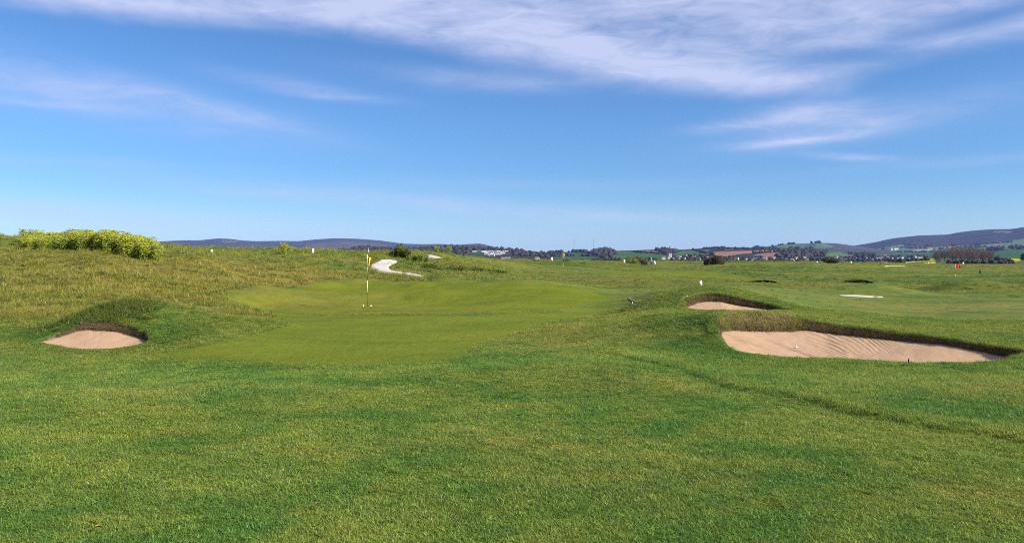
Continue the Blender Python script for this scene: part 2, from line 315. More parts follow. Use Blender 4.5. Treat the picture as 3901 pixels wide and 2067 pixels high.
# ------------------------------------------------------------------ terrain survey: (column, row, depth) read off the photograph
def zof(py, D): return EYE - D*(py-HY)/F
ctrl = []
def cp(px, D, py=None, z=None):
    t = (px-CX)/F; ctrl.append((math.atan(t), math.log(D*math.sqrt(1+t*t)), zof(py, D) if z is None else z))
for px in (-1100, 0, 1000, 1950, 2900, 3900, 5000):
    for D in (.5, 2.2, 5, 8): cp(px, D, z=0)
    cp(px, 11000, z=0)
for px in (-1100, 0, 800, 1400, 2000): cp(px, 11.3, z=0.0)
for px in (2600, 3200, 3900, 5000): cp(px, 10.8, z=-.01)
for px, py, D in [
    (-900,1320,15.5),(-900,1170,22),(-900,1050,36),(-900,900,50),(-900,930,75),
    (0,1322,15.2),(300,1331,15.2),(620,1305,16.2),(0,1240,18.5),(300,1228,18.6),(700,1225,18.6),(0,1172,22),(0,1100,30),(0,1050,36),(0,985,42),(0,910,51),(0,920,70),
    (300,1150,23),(300,1050,34),(300,985,42),(300,945,48),(300,932,54),(300,940,75),
    (600,1165,24),(600,1060,36),(600,985,44),(600,933,53),(600,948,75),
    (900,1168,26),(900,1100,34),(900,1050,42),(900,1000,48),(900,956,55),(900,975,80),
    (1200,1078,42),(1200,1050,46),(1200,1000,51),(1200,964,57),(1200,985,85),
    (1400,1076,43),(1400,1055,47),(1400,1000,56),(1400,959,65),(1400,985,95),
    (1550,1068,46),(1550,1040,50),(1550,1000,58),(1550,985,62),(1550,966,70),(1550,988,100),
    (1700,1074,44),(1700,1058,48),(1700,1030,57),(1700,990,68),(1700,968,78),(1700,990,110),
    (1850,1064,48),(1850,1035,60),(1850,1010,75),(1850,984,92),(1850,992,120),
    (2000,1070,47),(2000,1052,66),(2000,1036,82),(2000,1000,115),(2000,997,130),
    (700,1270,16.6),(1000,1270,17.5),(1400,1300,16.5),(1400,1240,20.5),(1000,1225,21),(900,1190,24.5),(1400,1195,25),(1900,1190,25.5),(1400,1169,30),(1000,1150,30),(1400,1120,36),(1900,1150,30),(1900,1110,36),(2000,1080,42),(2200,1130,32),(2200,1090,40),
    (1800,1330,15),(1900,1250,19.5),(2350,1150,30),(2400,1190,25),(2400,1112,40),(2480,1107,42),(2200,1235,20),(2200,1320,15.2),
    (2200,1090,54),(2200,1053,68),(2200,1040,76),(2500,1087,56),(2500,1053,70),(2500,1041,78),(2200,1025,95),(2200,998,125),(2350,1020,115),(2350,999,150),(2500,1022,120),(2482,1018,160),(2400,1009,168),(2600,1008,190),(2500,999,210),
    (2800,1092,45),(2800,1080,56),(2800,1060,75),(2800,1030,110),(2790,1003,182),(2800,998,260),
    (3200,1060,80),(3200,1030,120),(3170,1004,200),(3200,1000,300),(3640,1072,83),(3640,1045,115),(3640,1020,190),(3640,1008,300),(3640,1006,450),
    (3900,1072,80),(3900,1030,140),(3900,1010,350),(4800,1072,80),(4800,1012,330),
    (3300,1133,39),(3800,1130,40),(3800,1180,27),(3400,1200,25),(3850,1255,19.2),(4800,1130,40),(4800,1255,19),(4800,1400,12.4),
    (2720,1190,17.4),(2500,1195,20),(2450,1245,18),(2330,1300,15.6),(2750,1101,25),(2600,1116,25),(2450,1147,26),(2900,1128,25),(3100,1174,25),(3300,1188,24.5),(2750,1097,33),(2700,1190,20),(2900,1187,21),(3100,1200,20.5),
    (2900,1195,17.6),(3050,1212,17.4),(3300,1248,16.7),(3600,1290,15.5),(3880,1337,14.4),(3450,1380,13.1),(3000,1357,13.9),(2790,1327,14.8),(2690,1260,16.3),(3750,1380,13.2),(3950,1365,13.5),(2600,1320,15),(2640,1184,22.2),(2750,1185,22.0),(2880,1185,22.1),(2980,1186,22.3)]:
    cp(px, D, py)
for px, z in ((-1100, 2.0), (300, 1.5), (1100, .6), (1700, .5), (2300, .6), (2900, .9), (3500, .5), (5000, .4)): cp(px, 480, z=z)
for px in (-1100, 1000, 2000, 3000, 5000): cp(px, 2000, z=0)
ctrl = np.array(ctrl); KR = .38
cpts = np.stack([ctrl[:,0], ctrl[:,1]*KR], 1)
def tps_k(d2): return np.where(d2 > 1e-12, .5*d2*np.log(np.maximum(d2, 1e-12)), 0)
n = len(cpts); d2 = ((cpts[:,None]-cpts[None])**2).sum(-1); K = tps_k(d2)+np.eye(n)*2e-4; P = np.c_[np.ones(n), cpts]
A = np.block([[K, P],[P.T, np.zeros((3,3))]]); tw = np.linalg.solve(A, np.r_[ctrl[:,2], 0, 0, 0])
def tps(th, lr):
    th = np.clip(th, -.80, .80); out = np.empty(th.size); q = np.stack([th.ravel(), lr.ravel()*KR], 1)
    for i in range(0, len(q), 40000):
        s = q[i:i+40000]; dd = (s[:,None,0]-cpts[None,:,0])**2+(s[:,None,1]-cpts[None,:,1])**2
        out[i:i+40000] = tps_k(dd)@tw[:n]+tw[n]+s@tw[n+1:]
    return out.reshape(th.shape)
pxs = np.arange(-900, 4801, 8.0); th_f = np.arctan((pxs-CX)/F)
side = np.r_[np.arange(th_f[-1]+.02, 1.4, .03), np.arange(1.42, math.pi-.05, .12)]
TH = np.r_[-side[::-1], th_f, side]
def geo(a, b, s): return np.exp(np.arange(math.log(a), math.log(b), s))
RR = np.r_[geo(.4, 3, .09), geo(3, 11, .010), geo(11, 30, .0055), geo(30, 120, .010), geo(120, 500, .018), geo(500, 13000, .06)]
LR = np.log(RR); nT, nR = len(TH), len(RR)
# coarse TPS, then bilinear up (the surface is smooth)
cTH = np.r_[TH[::6], TH[-1]]; cLR = np.linspace(LR[0], LR[-1], 330)
gt, gl = np.meshgrid(cTH, cLR); cz = tps(gt, gl)
def bil(Z, ax, ay, x, y):
    fx = np.interp(x, ax, np.arange(len(ax))); fy = np.interp(y, ay, np.arange(len(ay)))
    i = np.minimum(fx.astype(int), len(ax)-2); j = np.minimum(fy.astype(int), len(ay)-2); u = fx-i; v = fy-j
    return (Z[j,i]*(1-u)+Z[j,i+1]*u)*(1-v)+(Z[j+1,i]*(1-u)+Z[j+1,i+1]*u)*v
gT, gL = np.meshgrid(TH, LR); gR = np.exp(gL); X = gR*np.sin(gT); Y = gR*np.cos(gT)
Zb = bil(cz, cTH, cLR, gT, gL)
fade = sst(np.abs(gT), .95, 1.5); Zb = Zb*(1-fade)+fade*(.0+ .9*sst(gR, 15, 60)*(1+fbm(X/40, Y/40, 3)))
# small relief of its own: dunes are lumpy, mown ground is not
def gb(px, D, sx, sy, h):
    x0 = D*(px-CX)/F; return h*np.exp(-((X-x0)/sx)**2-((Y-D)/sy)**2)
Zb += gb(470, 18.0, .95, .75, .44)+gb(680, 18.7, 1.3, .8, .30)+gb(980, 19.6, 1.0, .7, .12)+gb(310, 17.6, .6, .6, .10)+gb(560, 17.3, .4, .5, .05)                       # mound behind the small bunker on the left
Zb += gb(3330, 44, 2.4, 1.8, .62)+gb(3700, 51, 2.6, 1.9, .80)+gb(3500, 50, 1.4, 2, -.2)+gb(3950, 48, 2.4, 2, .4)+gb(2900, 63, 3, 1.6, .20)+gb(3290, 67, 3.2, 1.6, .24)
Zb += gb(1990, 38.5, 2.4, 3.2, .44)+gb(1250, 34, 2.6, 3.5, -.2)+gb(1750, 31, 2.0, 2.0, -.10)+gb(1620, 41, 3.0, 2.0, .12)+gb(1000, 29, 1.2, 2.5, -.08)
Zb += gb(2420, 43, 1.2, 1.5, .16)+gb(2660, 90, 6, 3, .35)+gb(3000, 130, 10, 6, .6)+gb(3500, 150, 12, 6, .5)+gb(2900, 160, 9, 5, .4)
dune = sst(gR, 24, 36)*(1-sst(gR, 150, 400))
leftish = 1-sst(gT, -.12, .02)
Zb += dune*(.10+.30*leftish)*fbm(X/3.2, Y/4.0, 21, 4)*1.3+dune*leftish*.5*fbm(X/8+2, Y/4.5, 27, 3)+dune*leftish*(1-sst(gR, 44, 50))*.45*fbm(X/4.5, Y/2.2, 28, 3)-gb(720, 54, 4.0, 5.0, .34)-gb(950, 56, 3, 4, .1)+dune*.20*fbm(X/9, Y/5, 5, 3)
midr = sst(gR, 60, 90)*(1-sst(gR, 500, 900)); Zb += midr*1.0*fbm(X/20, Y/7, 9, 4)
Zb += gb(2150, 11.8, 2.2, 1.5, .11)+gb(1250, 12.6, 2.6, 1.0, -.07)+gb(3300, 9.6, 1.6, 1.2, .07)+gb(500, 9.0, 1.8, 1.2, .06)
Zb += .16*fbm(X/4.2+5, Y/3.2, 33, 3)*sst(gR, 6, 9)*(1-sst(gR, 22, 30))*.6+.07*fbm(X/2.3, Y/2.3, 31, 3)*(1-sst(gR, 60, 100))+sst(gR, 600, 3000)*3*fbm(X/400, Y/400, 2)
# the mown edge that runs away to the right: the semi-rough beyond it stands a little higher
ly = np.array([2, 4.5, 6.2, 7.19, 7.5, 7.87, 8.4, 9.1, 9.8, 11.0, 12.4, 13.6, 14.3, 15.0]); lx = np.array([9.5, 6.6, 5.2, 4.58, 4.29, 3.98, 3.70, 3.42, 3.04, 2.70, 2.23, 1.78, 1.55, 1.5])
def semirough(x, y): 
    d = (x-np.interp(y, ly, lx)); return sst(d+.06*np.sin(y*3.1)+.03*np.sin(y*9), -.03, .10)*(1-sst(y, 13.0, 15.0))*(y > 0)
Zb += .045*semirough(X, Y)
Z = Zb.copy()
def gz(x, y, arr=None):
    x = np.asarray(x, float); y = np.asarray(y, float)
    return bil(Z if arr is None else arr, TH, LR, np.arctan2(x, y), .5*np.log(x*x+y*y))
def hit(px, py):
    """ground point that is seen at a place in the photograph"""
    th = math.atan((px-CX)/F); rr = np.exp(np.linspace(math.log(3), math.log(480), 1500)); x = rr*math.sin(th); y = rr*math.cos(th)
    p = HY+F*(EYE-gz(x, y, Zb))/y; k = int(np.argmax(p <= py)) if (p <= py).any() else len(rr)-1
    return float(x[k]), float(y[k])
def at(px, D): return D*(px-CX)/F, D
def poly_sd(px_, py_, poly):
    """signed distance to a polygon in plan, positive inside"""
    poly = np.asarray(poly); ins = np.zeros(px_.shape, bool); dm = np.full(px_.shape, 1e9)
    for i in range(len(poly)):
        a = poly[i]; b_ = poly[(i+1) % len(poly)]; e = b_-a; w0 = px_-a[0]; w1 = py_-a[1]
        t = np.clip((w0*e[0]+w1*e[1])/(e@e+1e-12), 0, 1); dm = np.minimum(dm, np.hypot(w0-t*e[0], w1-t*e[1]))
        c_ = ((a[1] > py_) != (b_[1] > py_)) & (px_ < (b_[0]-a[0])*(py_-a[1])/(b_[1]-a[1]+1e-12)+a[0]); ins ^= c_
    return np.where(ins, dm, -dm)
def smooth_ring(pts, n=12):
    """closed Catmull-Rom through rows of numbers"""
    pts = np.asarray(pts, float); out = []; k = len(pts)
    for i in range(k):
        p0, p1, p2, p3 = pts[i-1], pts[i], pts[(i+1) % k], pts[(i+2) % k]
        for j in range(n):
            t = j/n; out.append(.5*((2*p1)+(-p0+p2)*t+(2*p0-5*p1+4*p2-p3)*t*t+(-p0+3*p1-3*p2+p3)*t**3))
    return np.array(out)
green = smooth_ring([hit(*p) for p in [(905,1140),(960,1168),(1080,1186),(1300,1195),(1600,1194),(1900,1188),(2100,1176),(2230,1158),(2285,1135),(2240,1105),(2100,1088),(1960,1082),(1700,1080),(1450,1080),(1200,1086),(1000,1102)]], 6)
apron = smooth_ring([hit(*p) for p in [(560,1352),(780,1376),(1100,1389),(1500,1389),(1740,1368),(1840,1305),(2000,1258),(2150,1218),(2330,1170),(2370,1128),(2240,1090),(2080,1074),(1600,1071),(1200,1077),(980,1088),(850,1112),(880,1160),(1040,1200),(1085,1232),(1000,1265),(780,1312)]], 6)
green2 = smooth_ring([at(2060,76),at(2300,74),at(2600,72),at(2800,72),at(2860,80),at(2600,86),at(2200,86),at(2050,82)], 6)
PATHRING = [hit(*p) for p in [(1401,1012),(1425,1004),(1448,996),(1490,993),(1522,999),(1500,1008),(1484,1016),(1482,1024),(1492,1032),(1530,1040),(1575,1048),(1616,1054),(1612,1058),(1560,1051),(1510,1044),(1458,1040),(1432,1032),(1415,1022)]]
zS = np.zeros_like(Z); zR = np.zeros_like(Z); zD = np.zeros_like(Z)
near = (gR < 60) & (np.abs(gT) < .8)
sdg = np.full_like(Z, -9.0); sda = np.full_like(Z, -9.0); sdg[near] = poly_sd(X[near], Y[near], green); sda[near] = poly_sd(X[near], Y[near], apron)
f2 = (gR > 55) & (gR < 110) & (np.abs(gT) < .5); s2 = np.full_like(Z, -9.0); s2[f2] = poly_sd(X[f2], Y[f2], green2)
wob = .25*fbm(X/1.5, Y/1.5, 44, 3)
zS = np.maximum(.98*sst(sdg+wob*.15, -.05, .06), .78*sst(sda+wob, -.15, .25)); zS = np.where((sdg < -.05) & (sdg > -1.1), zS-.40*sst(sdg, -1.1, -.9)*(1-sst(sdg, -.2, -.05)), zS); zS = np.maximum(zS, .9*sst(s2, -.4, .6))
pxx = CX+F*np.tan(np.clip(gT, -1.2, 1.2))
strip = fbm(X/60, Y/9+X/90, 77, 4)  # colour bands of mown and rough; also imitate the plain's long shadows
zR = sst(gR, 13.5, 19)*(.45+.2*fbm(X/4, Y/3, 8))
lw = sst(-gT, -.05, .12); zR = np.maximum(zR, lw*sst(gR, 19, 24)*(.92+.3*fbm(X/3, Y/3, 12)))
rightw = sst(gT, .16, .26); zR = zR*(1-rightw*.3*(1-sst(gR, 60, 110)))
zR = np.where(gR > 50, np.clip(.66+2.2*strip*sst(gR, 50, 70), 0, 1)*(1-.1*rightw), zR)
zR *= 1-.8*sst(gb(420, 17.4, 2.3, 2.0, 1.0), .25, .8)                                  # greener tongue round the left bunker
zR = np.clip(zR, 0, 1)*(1-zS)
zS = np.maximum(zS, .55*sst(strip, .06, .14)*sst(gR, 55, 75)*sst(gT, .05, .15)*(1-sst(gR, 300, 450)))
for (px, D, sx_, sy_, a) in [(560, 9.7, 1.6, .35, .35), (1150, 10.2, 1.6, .3, .12), (2450, 10.6, 1.0, .9, .28), (2000, 7.2, .9, .5, .25), (2450, 6.0, .8, .5, .3), (3850, 10.0, 1.4, 1.0, .35), (3700, 5.6, .6, .35, .25), (600, 19.3, 1.0, .8, .8), (2150, 15.5, 1.2, 1.0, .3),
        (200, 33, 5, 4, .30), (700, 38, 5, 5, .45), (1000, 45, 5, 3, .5), (0, 21.5, 2.5, .8, .6), (500, 27, 4, 1.6, .35), (2250, 52, 2, 2, .6), (3600, 30, 5, 5, .35), (2350, 17.8, 1.6, 1.2, .3), (1350, 7.0, .8, .3, .15)]:
    zD = np.maximum(zD, gb(px, D, sx_, sy_, a))
zD = np.clip(zD*(1-zS)+.12*zR+zS*(gb(1150, 33, 4.5, 5, .42)+gb(1500, 27, 4, 1.2, .22)), 0, 1)  # olive tone on the green paints its shaded hollow as dry turf
zL = np.zeros_like(Z)
for (px, D, sx_, sy_, a) in [(250, 16.6, 3.2, 2.0, .75), (-300, 18, 3, 2.2, .6), (800, 17.6, 1.2, .8, .4), (2480, 17.4, 1.5, 1.6, .6), (2650, 15.2, 1.0, 1.0, .75), (3000, 12.9, 2.2, .5, .5), (3700, 12.4, 1.6, .5, .5), (1650, 57, 3, 3, .8), (1800, 62, 4, 3, .6), (2540, 45, 2.5, 1.6, .8), (2350, 12.5, 1.8, .4, .3), (1000, 12.1, 3.0, .35, .5), (1500, 8.0, 1.4, .8, .35), (200, 6.3, 1.0, .6, .4), (1900, 5.3, 1.5, .4, .3)]: zL = np.maximum(zL, gb(px, D, sx_, sy_, a))  # lush spots; the wide thin one before the apron paints knoll shading
shade_streak = fbm(X/34-Y/60, Y/6, 123, 4); zL = np.maximum(zL, 1.0*sst(shade_streak, .03, .13)*sst(gR, 42, 55)*sst(gT, -.02, .08)*(1-sst(gR, 300, 450)))  # dark green streaks paint long shadows over the plain
zL = np.maximum(zL, .6*sst(fbm(X/5, Y/2.2, 131, 3), .09, .2)*sst(gR, 22, 28)*(1-sst(gR, 60, 70)))
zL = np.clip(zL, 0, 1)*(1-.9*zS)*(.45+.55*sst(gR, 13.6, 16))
cover = np.zeros((nR, nT, 4)); farw = sst(gR, 420, 520); patch = vnoise(X/180+3, Y/240, 5)
fc_ = np.where(patch[...,None] < .35, (.055,.095,.022), np.where(patch[...,None] < .65, (.10,.13,.03), (.30,.27,.04))); cover[..., :3] = fc_; cover[..., 3] = farw

# ------------------------------------------------------------------ bunkers: rings given as column, depth, drop from turf to sand, slope of the face
def ring_of(rows, n=14):
    R_ = smooth_ring([(*at(px, D), drop, inset) for px, D, drop, inset in rows], n); R_[:,2:] = np.maximum(R_[:,2:], .012); return R_
BK = {
 'large': dict(ring=ring_of([(2722,16.5,.12,.12),(2752,15.4,.08,.03),(2800,14.6,.06,.02),(2900,14.0,.06,.02),(3050,13.5,.06,.02),(3250,13.1,.06,.02),(3450,12.9,.06,.02),(3660,12.92,.06,.02),(3830,13.2,.08,.02),(3915,13.7,.15,.02),(3925,14.2,.20,.03),(3850,14.8,.15,.04),(3650,15.5,.10,.05),(3420,16.25,.12,.06),(3200,16.95,.15,.10),(3050,17.35,.19,.16),(2950,17.5,.28,.40),(2840,17.45,.32,.50),(2760,17.2,.27,.40)]), c=(3290, 14.6), zc=-.34),
 'upper': dict(ring=ring_of([(2602,23.1,.12,.04),(2622,22.5,.07,.02),(2680,22.15,.06,.02),(2770,22.0,.06,.02),(2880,22.15,.06,.02),(2960,22.5,.07,.02),(3020,22.9,.06,.02),(2980,23.25,.08,.02),(2900,23.6,.14,.05),(2800,24.0,.20,.10),(2700,24.3,.19,.14),(2630,23.9,.17,.10)]), c=(2745, 22.7), zc=.17),
 'left': dict(ring=ring_of([(140,16.3,.06,.03),(200,15.75,.06,.02),(300,15.3,.06,.02),(420,15.45,.06,.02),(520,15.9,.07,.02),(585,16.6,.10,.03),(560,17.0,.14,.05),(480,17.3,.16,.06),(380,17.35,.18,.07),(290,17.25,.13,.06),(210,16.85,.08,.04)]), c=(360, 16.0), zc=-.18),
}
for k, bk in BK.items():
    Rg = bk['ring']; sd = np.full_like(Z, -9.0); msk = (gR > 10) & (gR < 30) & (np.abs(gT) < .7); sd[msk] = poly_sd(X[msk], Y[msk], Rg[:, :2]); bk['sd'] = sd
inb = np.zeros(Z.shape, bool)
for bk in BK.values():
    Rg = bk['ring']; bk['T'] = gz(Rg[:,0], Rg[:,1], Zb); bk['cxy'] = np.array(at(*bk['c']))
for bk in BK.values():
    ins = bk['sd'] > -0.005; Z = np.where(ins, np.minimum(Zb-.25, bk['zc']-.35), Z); inb |= ins
# terrain sheet
idx = np.arange(nR*nT).reshape(nR, nT); a = idx[:-1,:-1].ravel(); b_ = idx[:-1,1:].ravel(); c_ = idx[1:,1:].ravel(); d_ = idx[1:,:-1].ravel()
wrap = np.stack([idx[:-1,-1], idx[:-1,0], idx[1:,0], idx[1:,-1]], 1)
quads = np.r_[np.stack([a, b_, c_, d_], 1), wrap][:, ::-1]
hub = np.stack([np.full(nT, nR*nT), idx[0], np.roll(idx[0], -1), np.roll(idx[0], -1)], 1)
V = np.r_[np.stack([X, Y, Z], -1).reshape(-1, 3), [[0, 0, float(Z[0].mean())]]]
ground_me = big_mesh('ground', V, quads, M['ground'])
# the small disc under the viewer closes the sheet
ztri = np.stack([np.full(nT, nR*nT), np.roll(idx[0], -1), idx[0]], 1)
bm = bmesh.new(); bm.from_mesh(ground_me); bm.verts.ensure_lookup_table()
bm.faces.ensure_lookup_table()
for t in ztri:
    try: bm.faces.new([bm.verts[int(i)] for i in t[::-1]])
    except ValueError: pass
bm.to_mesh(ground_me); bm.free()
def add_attr(me, name, arr4):
    at_ = me.attributes.new(name, 'FLOAT_COLOR', 'POINT'); at_.data.foreach_set('color', np.asarray(arr4, np.float32).ravel())
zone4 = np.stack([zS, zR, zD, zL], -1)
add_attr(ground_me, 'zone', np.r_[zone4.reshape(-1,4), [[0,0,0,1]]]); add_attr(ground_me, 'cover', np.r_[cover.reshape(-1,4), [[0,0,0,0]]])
ground_me.polygons.foreach_set('use_smooth', np.ones(len(ground_me.polygons), bool))
tag(obj('ground', ground_me), kind='structure')

# ------------------------------------------------------------------ instanced turf blades
def blades(nb, rad, hmin, hmax, w, lean, seg=2, droop=.5, seed=1):
    r_ = np.random.default_rng(seed); V = []; Fq = []; tint = []
    for k in range(nb):
        a0 = r_.uniform(0, 6.283); rr = rad*math.sqrt(r_.uniform()); bx, by = rr*math.cos(a0), rr*math.sin(a0)
        h = r_.uniform(hmin, hmax); d = r_.uniform(0, 6.283); L = abs(r_.normal(0, lean))+.1; face = d+r_.uniform(.9, 2.2); wx, wy = math.cos(face)*w/2*r_.uniform(.7, 1.2), math.sin(face)*w/2
        base = len(V); t0 = r_.uniform()
        for s in range(seg+1):
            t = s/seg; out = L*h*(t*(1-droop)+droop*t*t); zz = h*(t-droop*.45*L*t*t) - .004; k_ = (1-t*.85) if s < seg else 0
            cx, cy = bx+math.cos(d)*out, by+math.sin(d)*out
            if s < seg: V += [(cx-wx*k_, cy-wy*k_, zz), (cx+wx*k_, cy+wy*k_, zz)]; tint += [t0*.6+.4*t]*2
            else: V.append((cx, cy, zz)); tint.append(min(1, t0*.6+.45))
        for s in range(seg-1): Fq.append((base+2*s, base+2*s+1, base+2*s+3, base+2*s+2))
        Fq.append((base+2*seg-2, base+2*seg-1, base+2*seg))
    return V, Fq, tint
def proto(name, mat, **kw):
    V, Fq, tint = blades(**kw); me = bpy.data.meshes.new(name); me.from_pydata(V, [], Fq); me.materials.append(mat)
    a_ = me.attributes.new('tint', 'FLOAT', 'POINT'); a_.data.foreach_set('value', np.array(tint, np.float32)); return bpy.data.objects.new(name, me)
def scatter(name, pts, scl, rot, zone, protos, label_kind=True, sz=None):
    """one stuff object: points with size, turn and zone, each carrying one of a few clumps"""
    coll = bpy.data.collections.new(name+'_clumps')
    for p in protos: coll.objects.link(p)
    me = bpy.data.meshes.new(name); me.vertices.add(len(pts)); me.vertices.foreach_set('co', np.asarray(pts, np.float32).ravel())
    S3 = np.stack([scl, scl, scl if sz is None else sz], -1)
    for nm, ty, key, arr in (('scl', 'FLOAT_VECTOR', 'vector', S3), ('rot', 'FLOAT_VECTOR', 'vector', rot), ('zone', 'FLOAT_COLOR', 'color', zone)):
        a_ = me.attributes.new(nm, ty, 'POINT'); a_.data.foreach_set(key, np.asarray(arr, np.float32).ravel())
    pi = me.attributes.new('pick', 'INT', 'POINT'); pi.data.foreach_set('value', rng.integers(0, len(protos), len(pts)).astype(np.int32))
    o = obj(name, me); tag(o, kind='stuff')
    t = bpy.data.node_groups.new(name+'_grow', 'GeometryNodeTree'); t.interface.new_socket('Geometry', in_out='INPUT', socket_type='NodeSocketGeometry'); t.interface.new_socket('Geometry', in_out='OUTPUT', socket_type='NodeSocketGeometry')
    nd = t.nodes; gi = nd.new('NodeGroupInput'); go = nd.new('NodeGroupOutput'); ci = nd.new('GeometryNodeCollectionInfo'); ci.inputs[0].default_value = coll; ci.inputs['Separate Children'].default_value = True; ci.inputs['Reset Children'].default_value = True
    iop = nd.new('GeometryNodeInstanceOnPoints'); iop.inputs['Pick Instance'].default_value = True
    def attr(nm, ty): q = nd.new('GeometryNodeInputNamedAttribute'); q.data_type = ty; q.inputs['Name'].default_value = nm; return [s for s in q.outputs if s.enabled][0]
    t.links.new(gi.outputs[0], iop.inputs['Points']); t.links.new(ci.outputs[0], iop.inputs['Instance'])
    t.links.new(attr('pick', 'INT'), iop.inputs['Instance Index']); t.links.new(attr('scl', 'FLOAT_VECTOR'), iop.inputs['Scale'])
    e2r = nd.new('FunctionNodeEulerToRotation'); t.links.new(attr('rot', 'FLOAT_VECTOR'), e2r.inputs[0]); t.links.new(e2r.outputs[0], iop.inputs['Rotation'])
    t.links.new(iop.outputs[0], go.inputs[0])
    md = o.modifiers.new('grow', 'NODES'); md.node_group = t
    return o
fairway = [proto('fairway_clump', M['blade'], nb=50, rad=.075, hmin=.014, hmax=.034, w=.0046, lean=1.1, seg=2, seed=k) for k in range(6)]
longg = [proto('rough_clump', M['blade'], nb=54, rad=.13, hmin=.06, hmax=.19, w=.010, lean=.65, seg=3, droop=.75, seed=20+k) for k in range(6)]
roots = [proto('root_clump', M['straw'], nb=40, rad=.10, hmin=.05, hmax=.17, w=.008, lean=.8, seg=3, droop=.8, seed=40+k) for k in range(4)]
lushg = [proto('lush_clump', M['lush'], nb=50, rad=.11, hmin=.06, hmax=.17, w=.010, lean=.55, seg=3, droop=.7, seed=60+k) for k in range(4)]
def samp(arr, x, y): return bil(arr, TH, LR, np.arctan2(x, y), .5*np.log(x*x+y*y))
def zones(x, y): return np.stack([samp(zS, x, y), samp(zR, x, y), samp(zD, x, y), samp(zL, x, y)], -1)
def polar(nn, r0, r1, t0, t1, power):
    """points with density falling as r**-power"""
    u = rng.uniform(size=nn); e = 2-power
    r = (r0**e+u*(r1**e-r0**e))**(1/e) if abs(e) > 1e-6 else r0*(r1/r0)**u
    t = rng.uniform(t0, t1, nn); return r*np.sin(t), r*np.cos(t), r
def keep_out(x, y, margin=0.0):
    ok = np.ones(len(x), bool)
    for bk in BK.values(): ok &= poly_sd(x, y, bk['ring'][:, :2]) < -margin
    return ok
def rotz(nn, tilt=.2): return np.stack([rng.normal(0, tilt, nn), rng.normal(0, tilt, nn), rng.uniform(0, 6.283, nn)], -1)
# short fairway turf in front of the viewer
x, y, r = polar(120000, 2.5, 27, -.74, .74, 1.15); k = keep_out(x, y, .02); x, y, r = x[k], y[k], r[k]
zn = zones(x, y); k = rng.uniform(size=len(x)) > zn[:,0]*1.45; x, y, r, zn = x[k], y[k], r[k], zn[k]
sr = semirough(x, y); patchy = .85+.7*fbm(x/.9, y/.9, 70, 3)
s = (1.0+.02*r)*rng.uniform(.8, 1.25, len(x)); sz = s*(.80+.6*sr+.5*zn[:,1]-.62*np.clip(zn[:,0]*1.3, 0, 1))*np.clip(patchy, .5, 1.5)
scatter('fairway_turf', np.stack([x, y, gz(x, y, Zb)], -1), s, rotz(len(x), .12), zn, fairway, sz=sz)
# rough grass on the dunes and banks
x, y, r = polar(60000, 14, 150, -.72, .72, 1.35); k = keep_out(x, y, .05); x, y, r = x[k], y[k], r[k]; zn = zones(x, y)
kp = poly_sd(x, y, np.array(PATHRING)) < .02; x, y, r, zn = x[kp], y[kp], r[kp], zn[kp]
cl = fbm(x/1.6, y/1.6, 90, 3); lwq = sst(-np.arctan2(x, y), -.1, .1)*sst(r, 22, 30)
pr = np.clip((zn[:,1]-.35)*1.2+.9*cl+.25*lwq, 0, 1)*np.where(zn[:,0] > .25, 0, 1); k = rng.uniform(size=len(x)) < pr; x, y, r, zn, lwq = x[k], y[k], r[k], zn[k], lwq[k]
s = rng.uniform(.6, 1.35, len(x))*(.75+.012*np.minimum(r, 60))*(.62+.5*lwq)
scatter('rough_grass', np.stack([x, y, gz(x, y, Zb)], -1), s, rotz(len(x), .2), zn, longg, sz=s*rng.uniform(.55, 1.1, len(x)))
# coarser tussocks in bands over the plain beyond the greens
x, y, r = polar(42000, 48, 330, -.18, .74, 1.25); zn = zones(x, y); cl = fbm(x/18, y/4, 141, 4)
k = (rng.uniform(size=len(x)) < np.clip(cl*5+.12, 0, 1)) & (zn[:,0] < .2); x, y, r, zn = x[k], y[k], r[k], zn[k]; zn[:,1] = np.clip(zn[:,1]+.3, 0, 1); zn[:,2] = np.clip(zn[:,2]+.25*rng.uniform(size=len(x)), 0, 1)
s = rng.uniform(.7, 1.6, len(x))*(.6+.010*r); scatter('tussock_grass', np.stack([x, y, gz(x, y, Zb)], -1), s, rotz(len(x), .25), zn, [p_.copy() for p_ in longg], sz=s*rng.uniform(.35, .75, len(x)))
print('terrain done', nT, nR)

